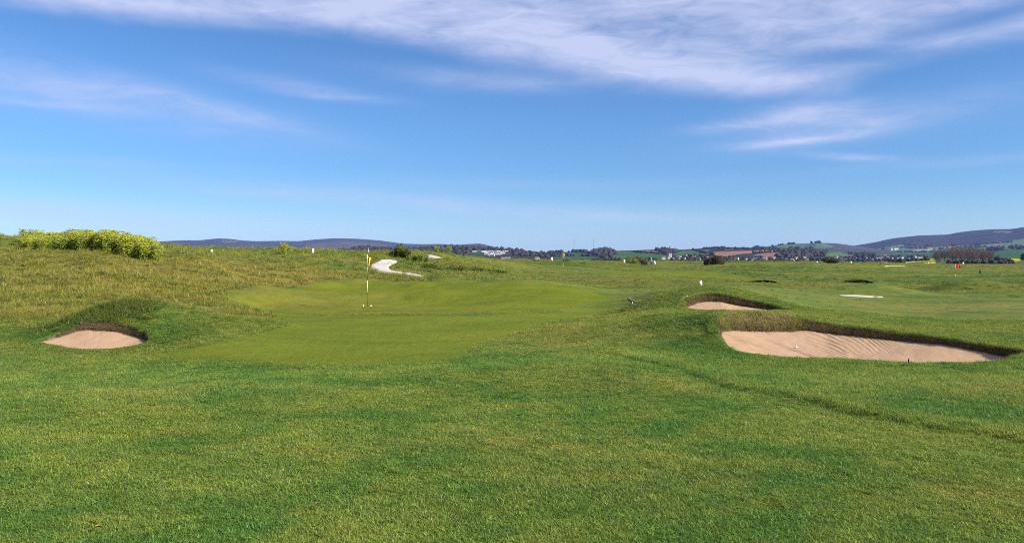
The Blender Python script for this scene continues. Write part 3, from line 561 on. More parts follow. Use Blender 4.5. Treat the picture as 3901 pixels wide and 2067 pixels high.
# ------------------------------------------------------------------ bunker things
def build_bunker(key, label, nsub=6, rings=56, ridge=.006, wave=.075, pw=1.5, lean=.6):
    bk = BK[key]; Rg = bk['ring']; T = bk['T']; cxy = bk['cxy']
    m_ = len(Rg); ii = np.arange(m_*nsub)/nsub; wrapi = np.r_[np.arange(m_), m_]
    def up(a_): return np.interp(ii, wrapi, np.r_[a_, a_[:1]])
    px_, py_, drop, inset, t_ = (up(q) for q in (Rg[:,0], Rg[:,1], Rg[:,2], Rg[:,3], T)); n_ = len(px_)
    dx_, dy_ = cxy[0]-px_, cxy[1]-py_; dl = np.hypot(dx_, dy_); dx_, dy_ = dx_/dl, dy_/dl
    root = empty('sand_bunker', (float(cxy[0]), float(cxy[1]), bk['zc'])); tag(root, label, 'bunker'); off = np.array([cxy[0], cxy[1], bk['zc']])
    # sand bowl with rake furrows
    ex, ey = px_+dx_*np.maximum(inset-.05, 0), py_+dy_*np.maximum(inset-.05, 0); se = t_-drop
    seg = np.hypot(np.diff(np.r_[ex, ex[0]]), np.diff(np.r_[ey, ey[0]])); arc = np.r_[0, np.cumsum(seg)[:-1]]
    ts = np.linspace(1, 0, rings)**.8; VV = []
    for t in ts:
        xx = cxy[0]+(ex-cxy[0])*t; yy = cxy[1]+(ey-cxy[1])*t; zz = bk['zc']+(se-bk['zc'])*t**pw
        amp = ridge*sst(np.full(n_, t), .12, .4)*(1-sst(np.full(n_, t), .93, 1.0))
        ph = (xx+lean*(yy-cxy[1])*(1-sst(xx, cxy[0]-1.8, cxy[0]+1.2)))/wave*2*math.pi+9.0*fbm(xx/.6, yy/.9, 3, 3)
        zz = zz+amp*np.sin(ph)*np.clip(.75+3.0*fbm(arc/.35, xx*0+t*2.0, 8, 3), 0, 2)+.05*fbm(xx/.45, yy/.45, 14, 4)*sst(np.full(n_, 1-t), 0, .1)+.02*fbm(xx/.12, yy/.12, 6, 3)*t*(1-t)
        VV.append(np.stack([xx, yy, zz], -1)-off)
    VV = np.concatenate(VV); ix = np.arange(rings*n_).reshape(rings, n_); q = np.stack([ix[:-1], np.roll(ix[:-1], -1, 1), np.roll(ix[1:], -1, 1), ix[1:]], -1).reshape(-1, 4)
    sm = big_mesh('sand', VV, q, M['sand']); obj('sand', sm, root)
    # turf lip that rolls over the cut edge, then the earth face below it
    wv = 1+.5*fbm(arc/.25, arc*0, 5, 3); zt = t_+.012
    out = .22; ox, oy = px_-dx_*out, py_-dy_*out; zo = gz(ox, oy, Zb)-.012; mx, my = px_-dx_*.07, py_-dy_*.07; zm = gz(mx, my, Zb)+.010
    L = [np.stack([ox, oy, zo], -1), np.stack([mx, my, zm], -1), np.stack([px_+dx_*.012*wv, py_+dy_*.012*wv, zt], -1), np.stack([px_+dx_*.034*wv, py_+dy_*.034*wv, zt-.028*wv], -1), np.stack([px_+dx_*.012, py_+dy_*.012, zt-.05*wv], -1)]
    LV = np.concatenate(L)-off; ix = np.arange(5*n_).reshape(5, n_); q = np.stack([ix[:-1], np.roll(ix[:-1], -1, 1), np.roll(ix[1:], -1, 1), ix[1:]], -1).reshape(-1, 4)
    lm = big_mesh('turf_lip', LV, q, M['ground']); zl = zones(LV[:,0]+off[0], LV[:,1]+off[1]); add_attr(lm, 'zone', zl); add_attr(lm, 'cover', np.zeros((len(LV), 4))); obj('turf_lip', lm, root)
    Fs = []
    for k, f in enumerate(np.linspace(0, 1, 8)):
        bx_, by_ = px_+dx_*(.010+inset*f), py_+dy_*(.010+inset*f); jag = .05*fbm(arc/.12+k*.3, arc*0+k*.4, 33, 3)*np.clip(drop*5, .1, 1)
        Fs.append(np.stack([bx_+dx_*jag, by_+dy_*jag, (zt-.045)*(1-f)+(se-.06)*f], -1))
    FV = np.concatenate(Fs)-off; ix = np.arange(8*n_).reshape(8, n_); q = np.stack([ix[:-1], np.roll(ix[:-1], -1, 1), np.roll(ix[1:], -1, 1), ix[1:]], -1).reshape(-1, 4)
    obj('earth_face', big_mesh('earth_face', FV, q, M['earth'], smooth=False), root)
    return root, dict(x=px_, y=py_, dx=dx_, dy=dy_, T=t_, drop=drop, inset=inset, arc=arc)
LB, eL = build_bunker('large', 'large raked sand bunker at right with a ragged brown turf face', ridge=.0062)
UB, eU = build_bunker('upper', 'small sand bunker cut into the mound above the large right bunker', wave=.09, ridge=.0012, pw=1.1)
SB, eS = build_bunker('left', 'small sand bunker at left under a grassy hump', wave=.11, ridge=.0008, pw=1.2)
# fringe of longer grass round the edges, roots and dry grass on the steep faces
P_, S_, R_, Z_ = [], [], [], []
def fringe(e, nn, lo, hi, s0, s1, cond=None, down=False):
    i = rng.integers(0, len(e['x']), nn)
    if cond is not None: i = i[cond(i)]
    o_ = rng.uniform(lo, hi, len(i)); x = e['x'][i]+e['dx'][i]*o_; y = e['y'][i]+e['dy'][i]*o_
    return i, x, y, rng.uniform(s0, s1, len(i))
pts, scl, rt, zn_ = [], [], [], []
for e, far in ((eL, 15.0), (eU, 23.0), (eS, 16.9)):
    i, x, y, s = fringe(e, 3200, -.30, .01, .14, .30); s = s*np.where(e['drop'][i] < .085, .35, 1.0)
    pts.append(np.stack([x, y, gz(x, y, Zb)-.004], -1)); scl.append(s); rt.append(rotz(len(x), .25)); zn_.append(zones(x, y)*np.array([0, .5, 1, 1]))
    i, x, y, s = fringe(e, 2200, -.12, .02, .25, .6, lambda i: e['drop'][i] > .09)
    pts.append(np.stack([x, y, gz(x, y, Zb)-.004], -1)); scl.append(s); rt.append(rotz(len(x), .35)); zn_.append(zones(x, y)*np.array([0, .9, 1, 1]))
pts = np.concatenate(pts); scl = np.concatenate(scl)
scatter('bunker_edge_grass', pts, scl, np.concatenate(rt), np.concatenate(zn_), longg)
pts, scl, rt = [], [], []
for e, nn in ((eL, 5200), (eU, 1800), (eS, 800)):
    i = rng.integers(0, len(e['x']), nn); i = i[e['drop'][i] > .085]
    f = rng.uniform(0, 1, len(i))**.8*.92; o_ = .02+e['inset'][i]*f; x = e['x'][i]+e['dx'][i]*o_; y = e['y'][i]+e['dy'][i]*o_
    z = (e['T'][i]-.02)*(1-f)+(e['T'][i]-e['drop'][i])*f
    pts.append(np.stack([x, y, z], -1)); scl.append(rng.uniform(.25, .95, len(i))**1.2*np.clip(e['drop'][i]/.22, .45, 1.15))
    # lean outwards from the face and hang
    ang = np.arctan2(e['dy'][i], e['dx'][i]); tl = rng.normal(1.1, .45, len(i)); rt.append(np.stack([np.zeros(len(i)), tl, ang], -1))
pts = np.concatenate(pts); scl = np.concatenate(scl); rt = np.concatenate(rt); scatter('bunker_face_roots', pts, scl, rt, np.tile([0, .5, .8, 0.], (len(pts), 1)), roots)
i = rng.integers(0, len(eL['x']), 9000); i = i[eL['inset'][i] > .18]; f = rng.uniform(0, .85, len(i)); o_ = .02+eL['inset'][i]*f; x = eL['x'][i]+eL['dx'][i]*o_; y = eL['y'][i]+eL['dy'][i]*o_; z = (eL['T'][i]-.02)*(1-f)+(eL['T'][i]-eL['drop'][i])*f
scatter('bunker_face_grass', np.stack([x, y, z], -1), rng.uniform(.35, .95, len(i)), np.stack([np.zeros(len(i)), rng.normal(.9, .4, len(i)), np.arctan2(eL['dy'][i], eL['dx'][i])], -1), np.stack([np.zeros(len(i)), rng.uniform(.3, 1, len(i)), rng.uniform(0, 1, len(i)), rng.uniform(0, .5, len(i))], -1), [proto('face_green_clump', M['blade'], nb=36, rad=.10, hmin=.05, hmax=.16, w=.011, lean=.7, seg=3, droop=.7, seed=91+q_) for q_ in range(3)])
# thick dark grass on the hump behind the small bunker
nn = 1500; x0, y0 = at(440, 17.9); x = rng.normal(x0, .62, nn); y = rng.normal(y0, .36, nn); k = keep_out(x, y, .02) & (x < at(560, 18)[0]+.25*rng.normal(size=nn)) & (y > 17.0); x, y = x[k], y[k]
s = rng.uniform(.45, 1.05, len(x)); scatter('hump_grass', np.stack([x, y, gz(x, y, Zb)], -1), s, rotz(len(x), .25), zones(x, y), lushg)
print('bunkers done')

# pale sand sheets that lie on the ground farther off: path over the dune and distant bunkers
def drape(name, ring, mat, label, cat, lift=.02, sub=10, rise=0.0, kind=None):
    Rg = smooth_ring(ring, 6); c0 = Rg.mean(0); VV = []
    for t in np.linspace(1, 0, sub):
        p = c0+(Rg-c0)*t; VV.append(np.stack([p[:,0], p[:,1], gz(p[:,0], p[:,1], Zb)+(lift if t < .999 else -.05)], -1))
    VV = np.concatenate(VV); m_ = len(Rg); ix = np.arange(sub*m_).reshape(sub, m_); q = np.stack([ix[:-1], np.roll(ix[:-1], -1, 1), np.roll(ix[1:], -1, 1), ix[1:]], -1).reshape(-1, 4)
    o = obj(name, big_mesh(name, VV, q, mat)); return tag(o, label, cat, kind=kind)
def hits(l): return [hit(*p) for p in l]
def strip_path(name, left, right, mat, n=10):
    """a path between two edges, so that it can bend"""
    Lp, Rp = np.array(left), np.array(right); tt = np.linspace(0, 1, 60); f_ = lambda P_: np.stack([np.interp(tt, np.linspace(0, 1, len(P_)), P_[:,k]) for k in range(2)], -1)
    a_, b__ = f_(Lp), f_(Rp); VV = []
    for u in np.linspace(0, 1, n): p = a_*(1-u)+b__*u; VV.append(np.stack([p[:,0], p[:,1], gz(p[:,0], p[:,1], Zb)+(.09 if 0 < u < 1 else -.05)], -1))
    VV = np.concatenate(VV); ix = np.arange(n*60).reshape(n, 60); q = np.stack([ix[:-1,:-1], ix[:-1,1:], ix[1:,1:], ix[1:,:-1]], -1).reshape(-1, 4)
    return obj(name, big_mesh(name, VV, q, mat))
tag(strip_path('path', hits([(1448,996),(1425,1004),(1401,1012),(1415,1022),(1432,1032),(1458,1040),(1510,1044),(1560,1051),(1612,1058)]), hits([(1490,993),(1522,999),(1500,1008),(1484,1016),(1482,1024),(1492,1032),(1530,1040),(1575,1048),(1616,1054)]), M['pale']), kind='structure')
tag(strip_path('sand_path', hits([(1618,976),(1630,982),(1652,988)]), hits([(1640,974),(1668,979),(1694,986)]), M['pale']), 'pale sandy patch of path on the dune right of the dark shrub', 'path')
drape('sand_bunker', hits([(3190,1124),(3240,1124),(3300,1127),(3365,1131),(3360,1133),(3300,1132),(3230,1128)]), M['pale'], 'thin white sand bunker in front of the low mound at right', 'bunker', .03)
drape('sand_bunker', hits([(3368,1014),(3385,1012),(3420,1012),(3448,1013),(3430,1014)]), M['pale'], 'far pale sand bunker near the yellow fields', 'bunker', .06)
# two far pot bunkers seen as dark open mouths
def pot(px, D, w, h, label):
    x0, y0 = at(px, D); z0 = float(gz(x0, y0, Zb)); root = empty('pot_bunker', (x0, y0, z0)); tag(root, label, 'bunker'); n_ = 40
    tt = np.linspace(-1, 1, n_); crest = h*np.clip(1-tt**2, 0, 1)**.8*(1+.35*tt); rows = []
    for (dy_, f) in ((.55, 0), (.50, .35), (.42, .75), (.40, 1.0)): rows.append(np.stack([tt*w/2, np.full(n_, dy_*1.0)-.5*(tt**2), crest*f-.03], -1))
    VV = np.concatenate(rows); ix = np.arange(4*n_).reshape(4, n_); q = np.stack([ix[:-1,:-1], ix[:-1,1:], ix[1:,1:], ix[1:,:-1]], -1).reshape(-1, 4)
    obj('dark_face', big_mesh('dark_face', VV, q, M['wood']), root)  # even dark face filling the open mouth
    rows = []
    for (dy_, f) in ((.40, 1.0), (.45, 1.08), (.9, 1.0), (1.6, .6), (3.0, -.1)): rows.append(np.stack([tt*w/2*(1+.25*dy_), np.full(n_, dy_)-.5*(tt**2), crest*f+.02*(f > 0)-.05*(f < 0)], -1))
    VV = np.concatenate(rows); ix = np.arange(5*n_).reshape(5, n_); q = np.stack([ix[:-1,:-1], ix[:-1,1:], ix[1:,1:], ix[1:,:-1]], -1).reshape(-1, 4)
    me = big_mesh('turf_lip', VV, q, M['ground']); add_attr(me, 'zone', np.tile([.3, .3, 0, 1], (len(VV), 1))); add_attr(me, 'cover', np.zeros((len(VV), 4))); obj('turf_lip', me, root)
pot(2905, 59, 2.0, .14, 'dark pot bunker mouth beyond the mounded bunkers, nearer of two')
pot(3262, 64, 2.6, .22, 'wide dark pot bunker mouth above the thin white bunker')

# ------------------------------------------------------------------ flags, balls, posts
def flagstick(px, py, D, H, mat, label, blow, bands):
    x0, y0 = at(px, D); z0 = float(gz(x0, y0, Zb)); root = empty('golf_flag', (x0, y0, z0)); tag(root, label, 'golf flag')
    z = -.1; r_ = .0105
    for top, mt in bands:
        MB().tube([(0,0,z), (0,0,top*H)], r_ if mt == 'white' else r_*.92, 10).build('pole_band', M[mt], root, True); z = top*H
    MB().tube([(0,0,H), (0,0,H+.02)], [.018, .010], 10).build('pole_cap', M['white'], root, True)
    MB().tube([(0,0,-.005), (0,0,.004)], .054, 20).build('hole_cup', M['black'], root)
    # cloth: folded sheet with thickness
    nu, nv = 22, 12; hgt = .34; VV = []
    for s_ in (0, 1):
        for i in range(nu):
            for j in range(nv):
                u, v = i/(nu-1), j/(nv-1)
                w_ = .50*blow; xx = .014+u*w_*(1-.25*v*(1-blow)); sag = (1-blow)*u*.30
                yy = .045*math.sin(u*9+v*1.4)*(.3+u)*(1.2-blow*.5)+s_*.003
                zz = H-.01-v*hgt*(1-.25*u*(1-blow)*v)-sag*(.6+.3*v)-.02*math.sin(u*6)
                VV.append((xx, yy, zz))
    ix = np.arange(2*nu*nv).reshape(2, nu, nv); fs = []
    for s_ in (0, 1):
        q = np.stack([ix[s_,:-1,:-1], ix[s_,1:,:-1], ix[s_,1:,1:], ix[s_,:-1,1:]], -1).reshape(-1, 4); fs.append(q if s_ == 0 else q[:, ::-1])
    o = obj('cloth', big_mesh('cloth', VV, np.concatenate(fs), mat), root)
    return root
B1 = [(.27, 'black'), (.505, 'white'), (.67, 'black'), (1.0, 'white')]
flagstick(1399, 1169, 30.2, 1.92, M['yellow'], 'near flagstick with limp yellow flag and black and white bands on the main green', .28, B1)
flagstick(2145, 1038, 79, 1.98, M['yellow'], 'distant flagstick with yellow flag on the second green', .35, B1)
flagstick(3640, 1072, 83, 2.0, M['red'], 'distant flagstick with red flag blowing to the right', .95, [(.3, 'black'), (.52, 'white'), (.72, 'black'), (1.0, 'white')])
def ball(px, D, label, r_=.0235, z=None, zarr=None):
    x0, y0 = at(px, D); V_, F_ = ico(3); zz = float(gz(x0, y0, Zb)) if z is None else z
    d_ = 1-.02*np.abs(np.sin(V_[:,0:1]*14)*np.sin(V_[:,1:2]*14)*np.sin(V_[:,2:3]*14)); o = mesh_obj('golf_ball', V_*d_*r_, F_, M['ball'], None, True, (x0, y0, zz+r_*.9)); tag(o, label, 'golf ball')
ball(1384, 30.0, 'white golf ball on the green just left of the yellow flagstick', .03)
ball(1413, 29.6, 'white golf ball on the green just right of the yellow flagstick', .03)
# ball lying in the sand: height from the bowl
sandm = [c_ for c_ in LB.children if c_.name.startswith('sand')][0].data; co = np.empty(len(sandm.vertices)*3, np.float32); sandm.vertices.foreach_get('co', co); co = co.reshape(-1,3)+np.array(LB.location)
bx0 = None
for D in np.arange(13.6, 17.5, .05):
    x0, y0 = at(3033, D); k = np.argmin((co[:,0]-x0)**2+(co[:,1]-y0)**2); p_ = HY+F*(EYE-co[k,2])/D
    if D > 14.3 and p_ <= 1325: bx0 = (D, float(co[k,2])); break
ball(3033, bx0[0] if bx0 else 15.5, 'white golf ball lying in the sand of the large bunker', .0225, z=bx0[1] if bx0 else 0)
def post(px, py0, py1, D, wpx, label, mat='white', cat='marker post'):
    x0, y0 = at(px, D); z0 = float(gz(x0, y0, Zb)); h = max((py1-py0)*D/F, .12); w = wpx*D/F
    ztop = EYE-D*(py0-HY)/F; h = max(h, ztop-z0); root = empty('marker_post', (x0, y0, z0)); tag(root, label, cat)
    MB().tube([(0,0,-.15), (0,0,h*.94)], w/2, 12).build('post', M[mat], root, True)
    MB().tube([(0,0,h*.94), (0,0,h)], [w/2*1.04, w/2*.7], 12).build('cap', M[mat], root, True)
post(1192, 948, 966, 56, 9, 'white marker post on the left dune crest beside small plants')
post(806, 951, 956, 54, 9, 'short white marker on the dune crest right of the yellow-green plants')
post(1404, 944, 957, 64, 3, 'pale marker post on the dune crest straight above the yellow flag', 'metal')
post(2102, 984, 998, 124, 8, 'white marker post on the skyline left of the second yellow flag')
post(2669, 1073, 1090, 50, 11, 'squat white marker post on the grass left of the mounded bunkers')
post(2378, 988, 996, 150, 7, 'small white marker on the ridge left of the brown bush')
post(3112, 995, 1002, 230, 6, 'small white marker left of the windswept bush')
post(3241, 995, 1002, 240, 6, 'small white marker right of the windswept bush')
post(3354, 1006, 1016, 190, 5, 'dark marker post beside the far pale bunker', 'black')
post(3734, 1042, 1056, 112, 6, 'dark marker post on the fairway right of the red flag', 'black')
post(3536, 1001, 1008, 330, 6, 'small white marker left of the red flag at the plain edge')
post(3668, 1000, 1008, 330, 6, 'small white marker right of the red flag at the plain edge')
# stick at the bunker edge, dead leaves, rope
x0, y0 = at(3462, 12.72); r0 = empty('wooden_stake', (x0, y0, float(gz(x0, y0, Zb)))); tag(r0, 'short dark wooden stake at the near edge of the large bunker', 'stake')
MB().tube([(0,0,-.05), (.003,.01,.10)], [.012, .010], 8).build('stake_post', M['wood'], r0); MB().tube([(-.20,-.26,.03), (-.1,-.12,.035), (-.012,-.01,.02)], [.010,.011,.010], 7).build('lying_piece', M['wood'], r0)  # upright stake and a thin dark piece lying on the turf
def leaf(px, py, label, s_=.035):
    x0, y0 = hit(px, py); z0 = float(gz(x0, y0, Zb))+.035; V_ = []; a0 = random.uniform(0, 6)
    for k in (0, .0015):
        for i in range(7):
            t = i/6; w = math.sin(math.pi*min(t*1.05, 1))**.7*.45
            for q in (-1, 0, 1): V_.append(((t-.5)*2*s_, q*w*s_, .012*(abs(q)*.8)+.010*math.sin(t*3)+k))
    fs = []
    for l in (0, 21):
        for i in range(6):
            for q in (0, 1): b0 = l+i*3+q; fs.append((b0, b0+3, b0+4, b0+1) if l else (b0, b0+1, b0+4, b0+3))
    o = mesh_obj('fallen_leaf', V_, fs, M['leaf'], None, True, (x0, y0, z0)); o.rotation_euler = (.1, .2, a0); tag(o, label, 'leaf')
leaf(955, 1578, 'small tan dead leaf on the fairway left of centre'); leaf(372, 2035, 'small tan dead leaf at the bottom left of the fairway', .02); leaf(1210, 1945, 'tiny brown dead leaf low on the fairway near the bottom', .016)
def rope(pl, label):
    P = [hit(*p) for p in pl]; tt = np.linspace(0, len(P)-1, 40); xs = np.interp(tt, range(len(P)), [p[0] for p in P]); ys = np.interp(tt, range(len(P)), [p[1] for p in P]); zs = gz(xs, ys, Zb)+.02
    o = MB().tube(list(zip(xs, ys, zs)), .014, 6).build('rope', M['rope'], None, True); tag(o, label, 'rope')
rope([(2396,1137),(2404,1143),(2420,1149),(2440,1151)], 'short pale rope lying on the turf right of the green, upper piece')
rope([(2410,1152),(2408,1158),(2418,1164),(2440,1164)], 'short pale rope lying on the turf right of the green, lower piece')
rope([(2592,1158),(2594,1146),(2604,1137),(2620,1131)], 'pale rope curving round the left end of the small mounded bunker')

# ------------------------------------------------------------------ plants and shrubs
def leaf_cloud(name, pts, nrm, size, asp, mat, seed=0, tint=None):
    """many small leaf faces: rhombs lying near each point's normal"""
    r_ = np.random.default_rng(seed); n_ = len(pts); d = r_.normal(size=(n_,3)); d /= np.linalg.norm(d, axis=1)[:,None]
    nn = nrm+.9*r_.normal(size=(n_,3)); nn /= np.linalg.norm(nn, axis=1)[:,None]; u = np.cross(nn, d); u /= np.linalg.norm(u, axis=1)[:,None]+1e-9; v = np.cross(nn, u)
    s = (size*r_.uniform(.6, 1.4, n_))[:,None]
    VV = np.stack([pts-u*s, pts+v*s*asp+nn*s*.15, pts+u*s, pts-v*s*asp+nn*s*.15], 1).reshape(-1, 3)
    me = big_mesh(name, VV, np.arange(4*n_).reshape(-1, 4), mat, smooth=False)
    t = r_.uniform(0, 1, n_) if tint is None else tint; a_ = me.attributes.new('tint', 'FLOAT', 'POINT'); a_.data.foreach_set('value', np.repeat(t, 4).astype(np.float32)); return me
def plant_mesh(seed, h=1.2):
    """an upright plant: stems that fork to leaf sprays and rounded flower heads"""
    r_ = np.random.default_rng(seed); st = MB(); LP, LN, FP, FN = [], [], [], []
    for k in range(5):
        a = r_.uniform(0, 6.283); rr = r_.uniform(.05, .28); b0 = np.array([rr*.4*math.cos(a), rr*.4*math.sin(a), -.05]); hh = h*r_.uniform(.65, 1.05); t0 = np.array([rr*1.4*math.cos(a), rr*1.4*math.sin(a), hh]); md = (b0+t0)/2+np.array([0,0,.06])
        st.tube([b0, md, t0], [.017, .013, .008], 6); tops = [(t0, .13)]
        for q in range(5):
            f = r_.uniform(.35, .9); p0 = b0+(t0-b0)*f; a2 = r_.uniform(0, 6.283); L = r_.uniform(.16, .34); p1 = p0+np.array([math.cos(a2)*L, math.sin(a2)*L, L*.7]); st.tube([p0, p1], [.008, .004], 5); tops.append((p1, r_.uniform(.07, .11)))
        for c_, rad in tops:
            m_ = int(34*rad/.12); d = r_.normal(size=(m_,3)); d /= np.linalg.norm(d, axis=1)[:,None]; d[:,2] = np.abs(d[:,2]); FP.append(c_+d*rad*np.array([1,1,.55])); FN.append(d)
        m_ = 190; f = r_.uniform(.02, .85, m_); a3 = r_.uniform(0, 6.283, m_); L = r_.uniform(.05, .36, m_)*(1.15-.6*f); p = b0+(t0-b0)*f[:,None]+np.stack([np.cos(a3)*L, np.sin(a3)*L, .12*r_.normal(size=m_)], -1); p[:,2] = np.maximum(p[:,2], .02); LP.append(p); LN.append(np.stack([np.cos(a3)*.6, np.sin(a3)*.6, np.ones(m_)], -1))
    return st.mesh('stem', M['stem'], True), leaf_cloud('foliage', np.concatenate(LP), np.concatenate(LN), .045, .5, M['alex_leaf'], seed), leaf_cloud('flower_head', np.concatenate(FP), np.concatenate(FN), .030, .8, M['alex_flower'], seed+1)
PL = [plant_mesh(100+k) for k in range(5)]
def plant(px, D, s, label, group, k=None, zs=1.0):
    x0, y0 = at(px, D); e = empty('alexanders_plant', (x0, y0, float(gz(x0, y0, Zb))-.02), random.uniform(0, 6.28)); e.scale = (s, s, s*zs); tag(e, label, 'plant', group)
    ms = PL[random.randrange(5) if k is None else k]
    for nm, me in zip(('stem', 'foliage', 'flower_head'), ms):
        o = obj(nm, me, e)
        if nm != 'stem': o['kind'] = 'stuff'
GRP = 'yellow-green plants massed on the left dune crest'
for i in range(150):
    t = (i+random.random())/150; px = 82+t*515; row = random.random()
    D = 46.0-3.4*t+row*3.6; s = random.uniform(.62, .84)*(.75+.28*min(1, t*2.2))
    plant(px, D, s, 'leafy yellow-green flowering plant in the dense bank of plants on the left dune crest', GRP)
for px in (88, 104, 120, 134, 150): plant(px, 50.5, .62, 'taller thin plant standing against the sky at the left end of the plant bank', 'thin plants at the left end of the plant bank')
plant(1078, 55, .66, 'bushy green plant on the dune skyline left of the white marker post', None)
plant(1100, 55.5, .55, 'smaller green plant just right of the bushy skyline plant', None)
plant(1172, 56, .40, 'low green plant touching the white marker post on the dune crest', None)
plant(1250, 58, .32, 'tiny green plant on the dune skyline below the moor', None)
for px, s in ((1664, .55), (1690, .42), (1712, .62)): plant(px, 77, s, 'green plant in the row on the crest right of the dark shrub', 'green plants on the crest right of the dark shrub')
for px, s in ((1745, .4), (1775, .35), (1800, .3)): plant(px, 82, s, 'low green plant on the falling crest right of the taller row', 'low green plants on the falling crest')
def shrub(px, D, w, h, dpt, label, mats, seed, lumps=9, leaf_s=.07, n_=3500, lean=0.0, base=.0):
    """crown of overlapping uneven lumps on forked stems"""
    r_ = np.random.default_rng(seed); x0, y0 = at(px, D); root = empty('shrub', (x0, y0, float(gz(x0, y0, Zb))-.05)); tag(root, label, 'shrub'); st = MB(); lp = []
    for k in range(lumps):
        c_ = np.array([r_.uniform(-.36, .36)*w, r_.uniform(-.4, .4)*dpt, 0]); f = 1-(2*abs(c_[0])/w)**2; c_[2] = h*r_.uniform(.25, .72)*max(f, .45)+base; c_[0] += lean*c_[2]; rad = np.array([w*.20, dpt*.26, h*.30])*r_.uniform(.75, 1.25); lp.append((c_, rad))
        st.tube([(c_[0]*.3, c_[1]*.3, -.05), (c_[0]*.6, c_[1]*.6, c_[2]*.5), tuple(c_)], [.05*h, .03*h, .012*h], 6)
    st.build('branches', M['bark'], root, True)
    for mi, mat in enumerate(mats):
        PP, NN = [], []
        for k, (c_, rad) in enumerate(lp):
            if len(mats) > 1 and (k % len(mats)) != mi: continue
            m_ = n_//lumps; d = r_.normal(size=(m_,3)); d /= np.linalg.norm(d, axis=1)[:,None]; q = r_.uniform(.55, 1.08, m_)**.6; wob_ = 1+.28*np.sin(d[:,0]*7+k)*np.cos(d[:,2]*6-k)
            p = c_+d*rad*(q*wob_)[:,None]; p[:,2] = np.maximum(p[:,2], .02); PP.append(p); NN.append(d)
        if PP: obj('foliage', leaf_cloud('foliage', np.concatenate(PP), np.concatenate(NN), leaf_s, .55, mat, seed+mi), root)
    return root
shrub(1525, 63, 2.0, 1.15, 1.4, 'dark green rounded shrub on the dune above the pale path', [M['shrub_leaf'], M['shrub_leaf'], M['shrub_lite']], 5, 11, .05, 5000)
shrub(1590, 62, 1.5, .95, 1.3, 'lighter green shrub joined to the right of the dark rounded shrub', [M['shrub_lite'], M['shrub_leaf']], 6, 8, .05, 3600)
for i, (px, D, w, h, lb) in enumerate([(1640, 57, 1.9, .42, 'low dark scrub on the bank right of the pale path, nearest the path'), (1720, 58.5, 2.2, .40, 'low dark scrub on the bank, second from the pale path'), (1800, 60, 2.0, .34, 'low dark scrub on the bank, third from the pale path'), (1880, 62, 2.0, .28, 'low dark scrub on the bank, farthest from the pale path')]):
    shrub(px, D, w, h, 1.6, lb, [M['shrub_leaf'], M['lush']], 30+i, 8, .05, 2200)
shrub(2432, 166, 4.2, 2.2, 3.2, 'brown leafless bush on the ridge left of the golfer', [M['brown_leaf']], 8, 10, .12, 4200)
shrub(2405, 162, 3.0, 1.35, 2.4, 'yellow-green bush in front of the brown bush on the ridge', [M['shrub_lite']], 9, 8, .11, 2600)
shrub(2728, 182, 4.4, 2.2, 3.2, 'dark rounded gorse bush on the plain below the ploughed field', [M['gorse_leaf'], M['gorse_leaf'], M['brown_leaf']], 12, 10, .13, 4500)
shrub(2698, 181, 1.8, 1.6, 2.0, 'small dark bush touching the left side of the rounded gorse bush', [M['gorse_leaf']], 13, 6, .12, 1800)
shrub(3152, 203, 3.8, 1.7, 2.6, 'dark windswept bush leaning right on the plain edge', [M['gorse_leaf']], 14, 8, .14, 3000, .35)
shrub(3180, 200, 2.4, 1.5, 2.0, 'brown straggling bush at the right end of the dark windswept bush', [M['brown_leaf']], 15, 6, .12, 1800, .4)
for i, px in enumerate((2155, 2040)): shrub(px, 122, 1.4, .40, 1.2, ('low dark tuft of scrub on the skyline just right of the second yellow flag', 'low dark tuft of scrub on the ridge left of the skyline post')[i], [M['shrub_leaf']], 40+i, 5, .06, 700)

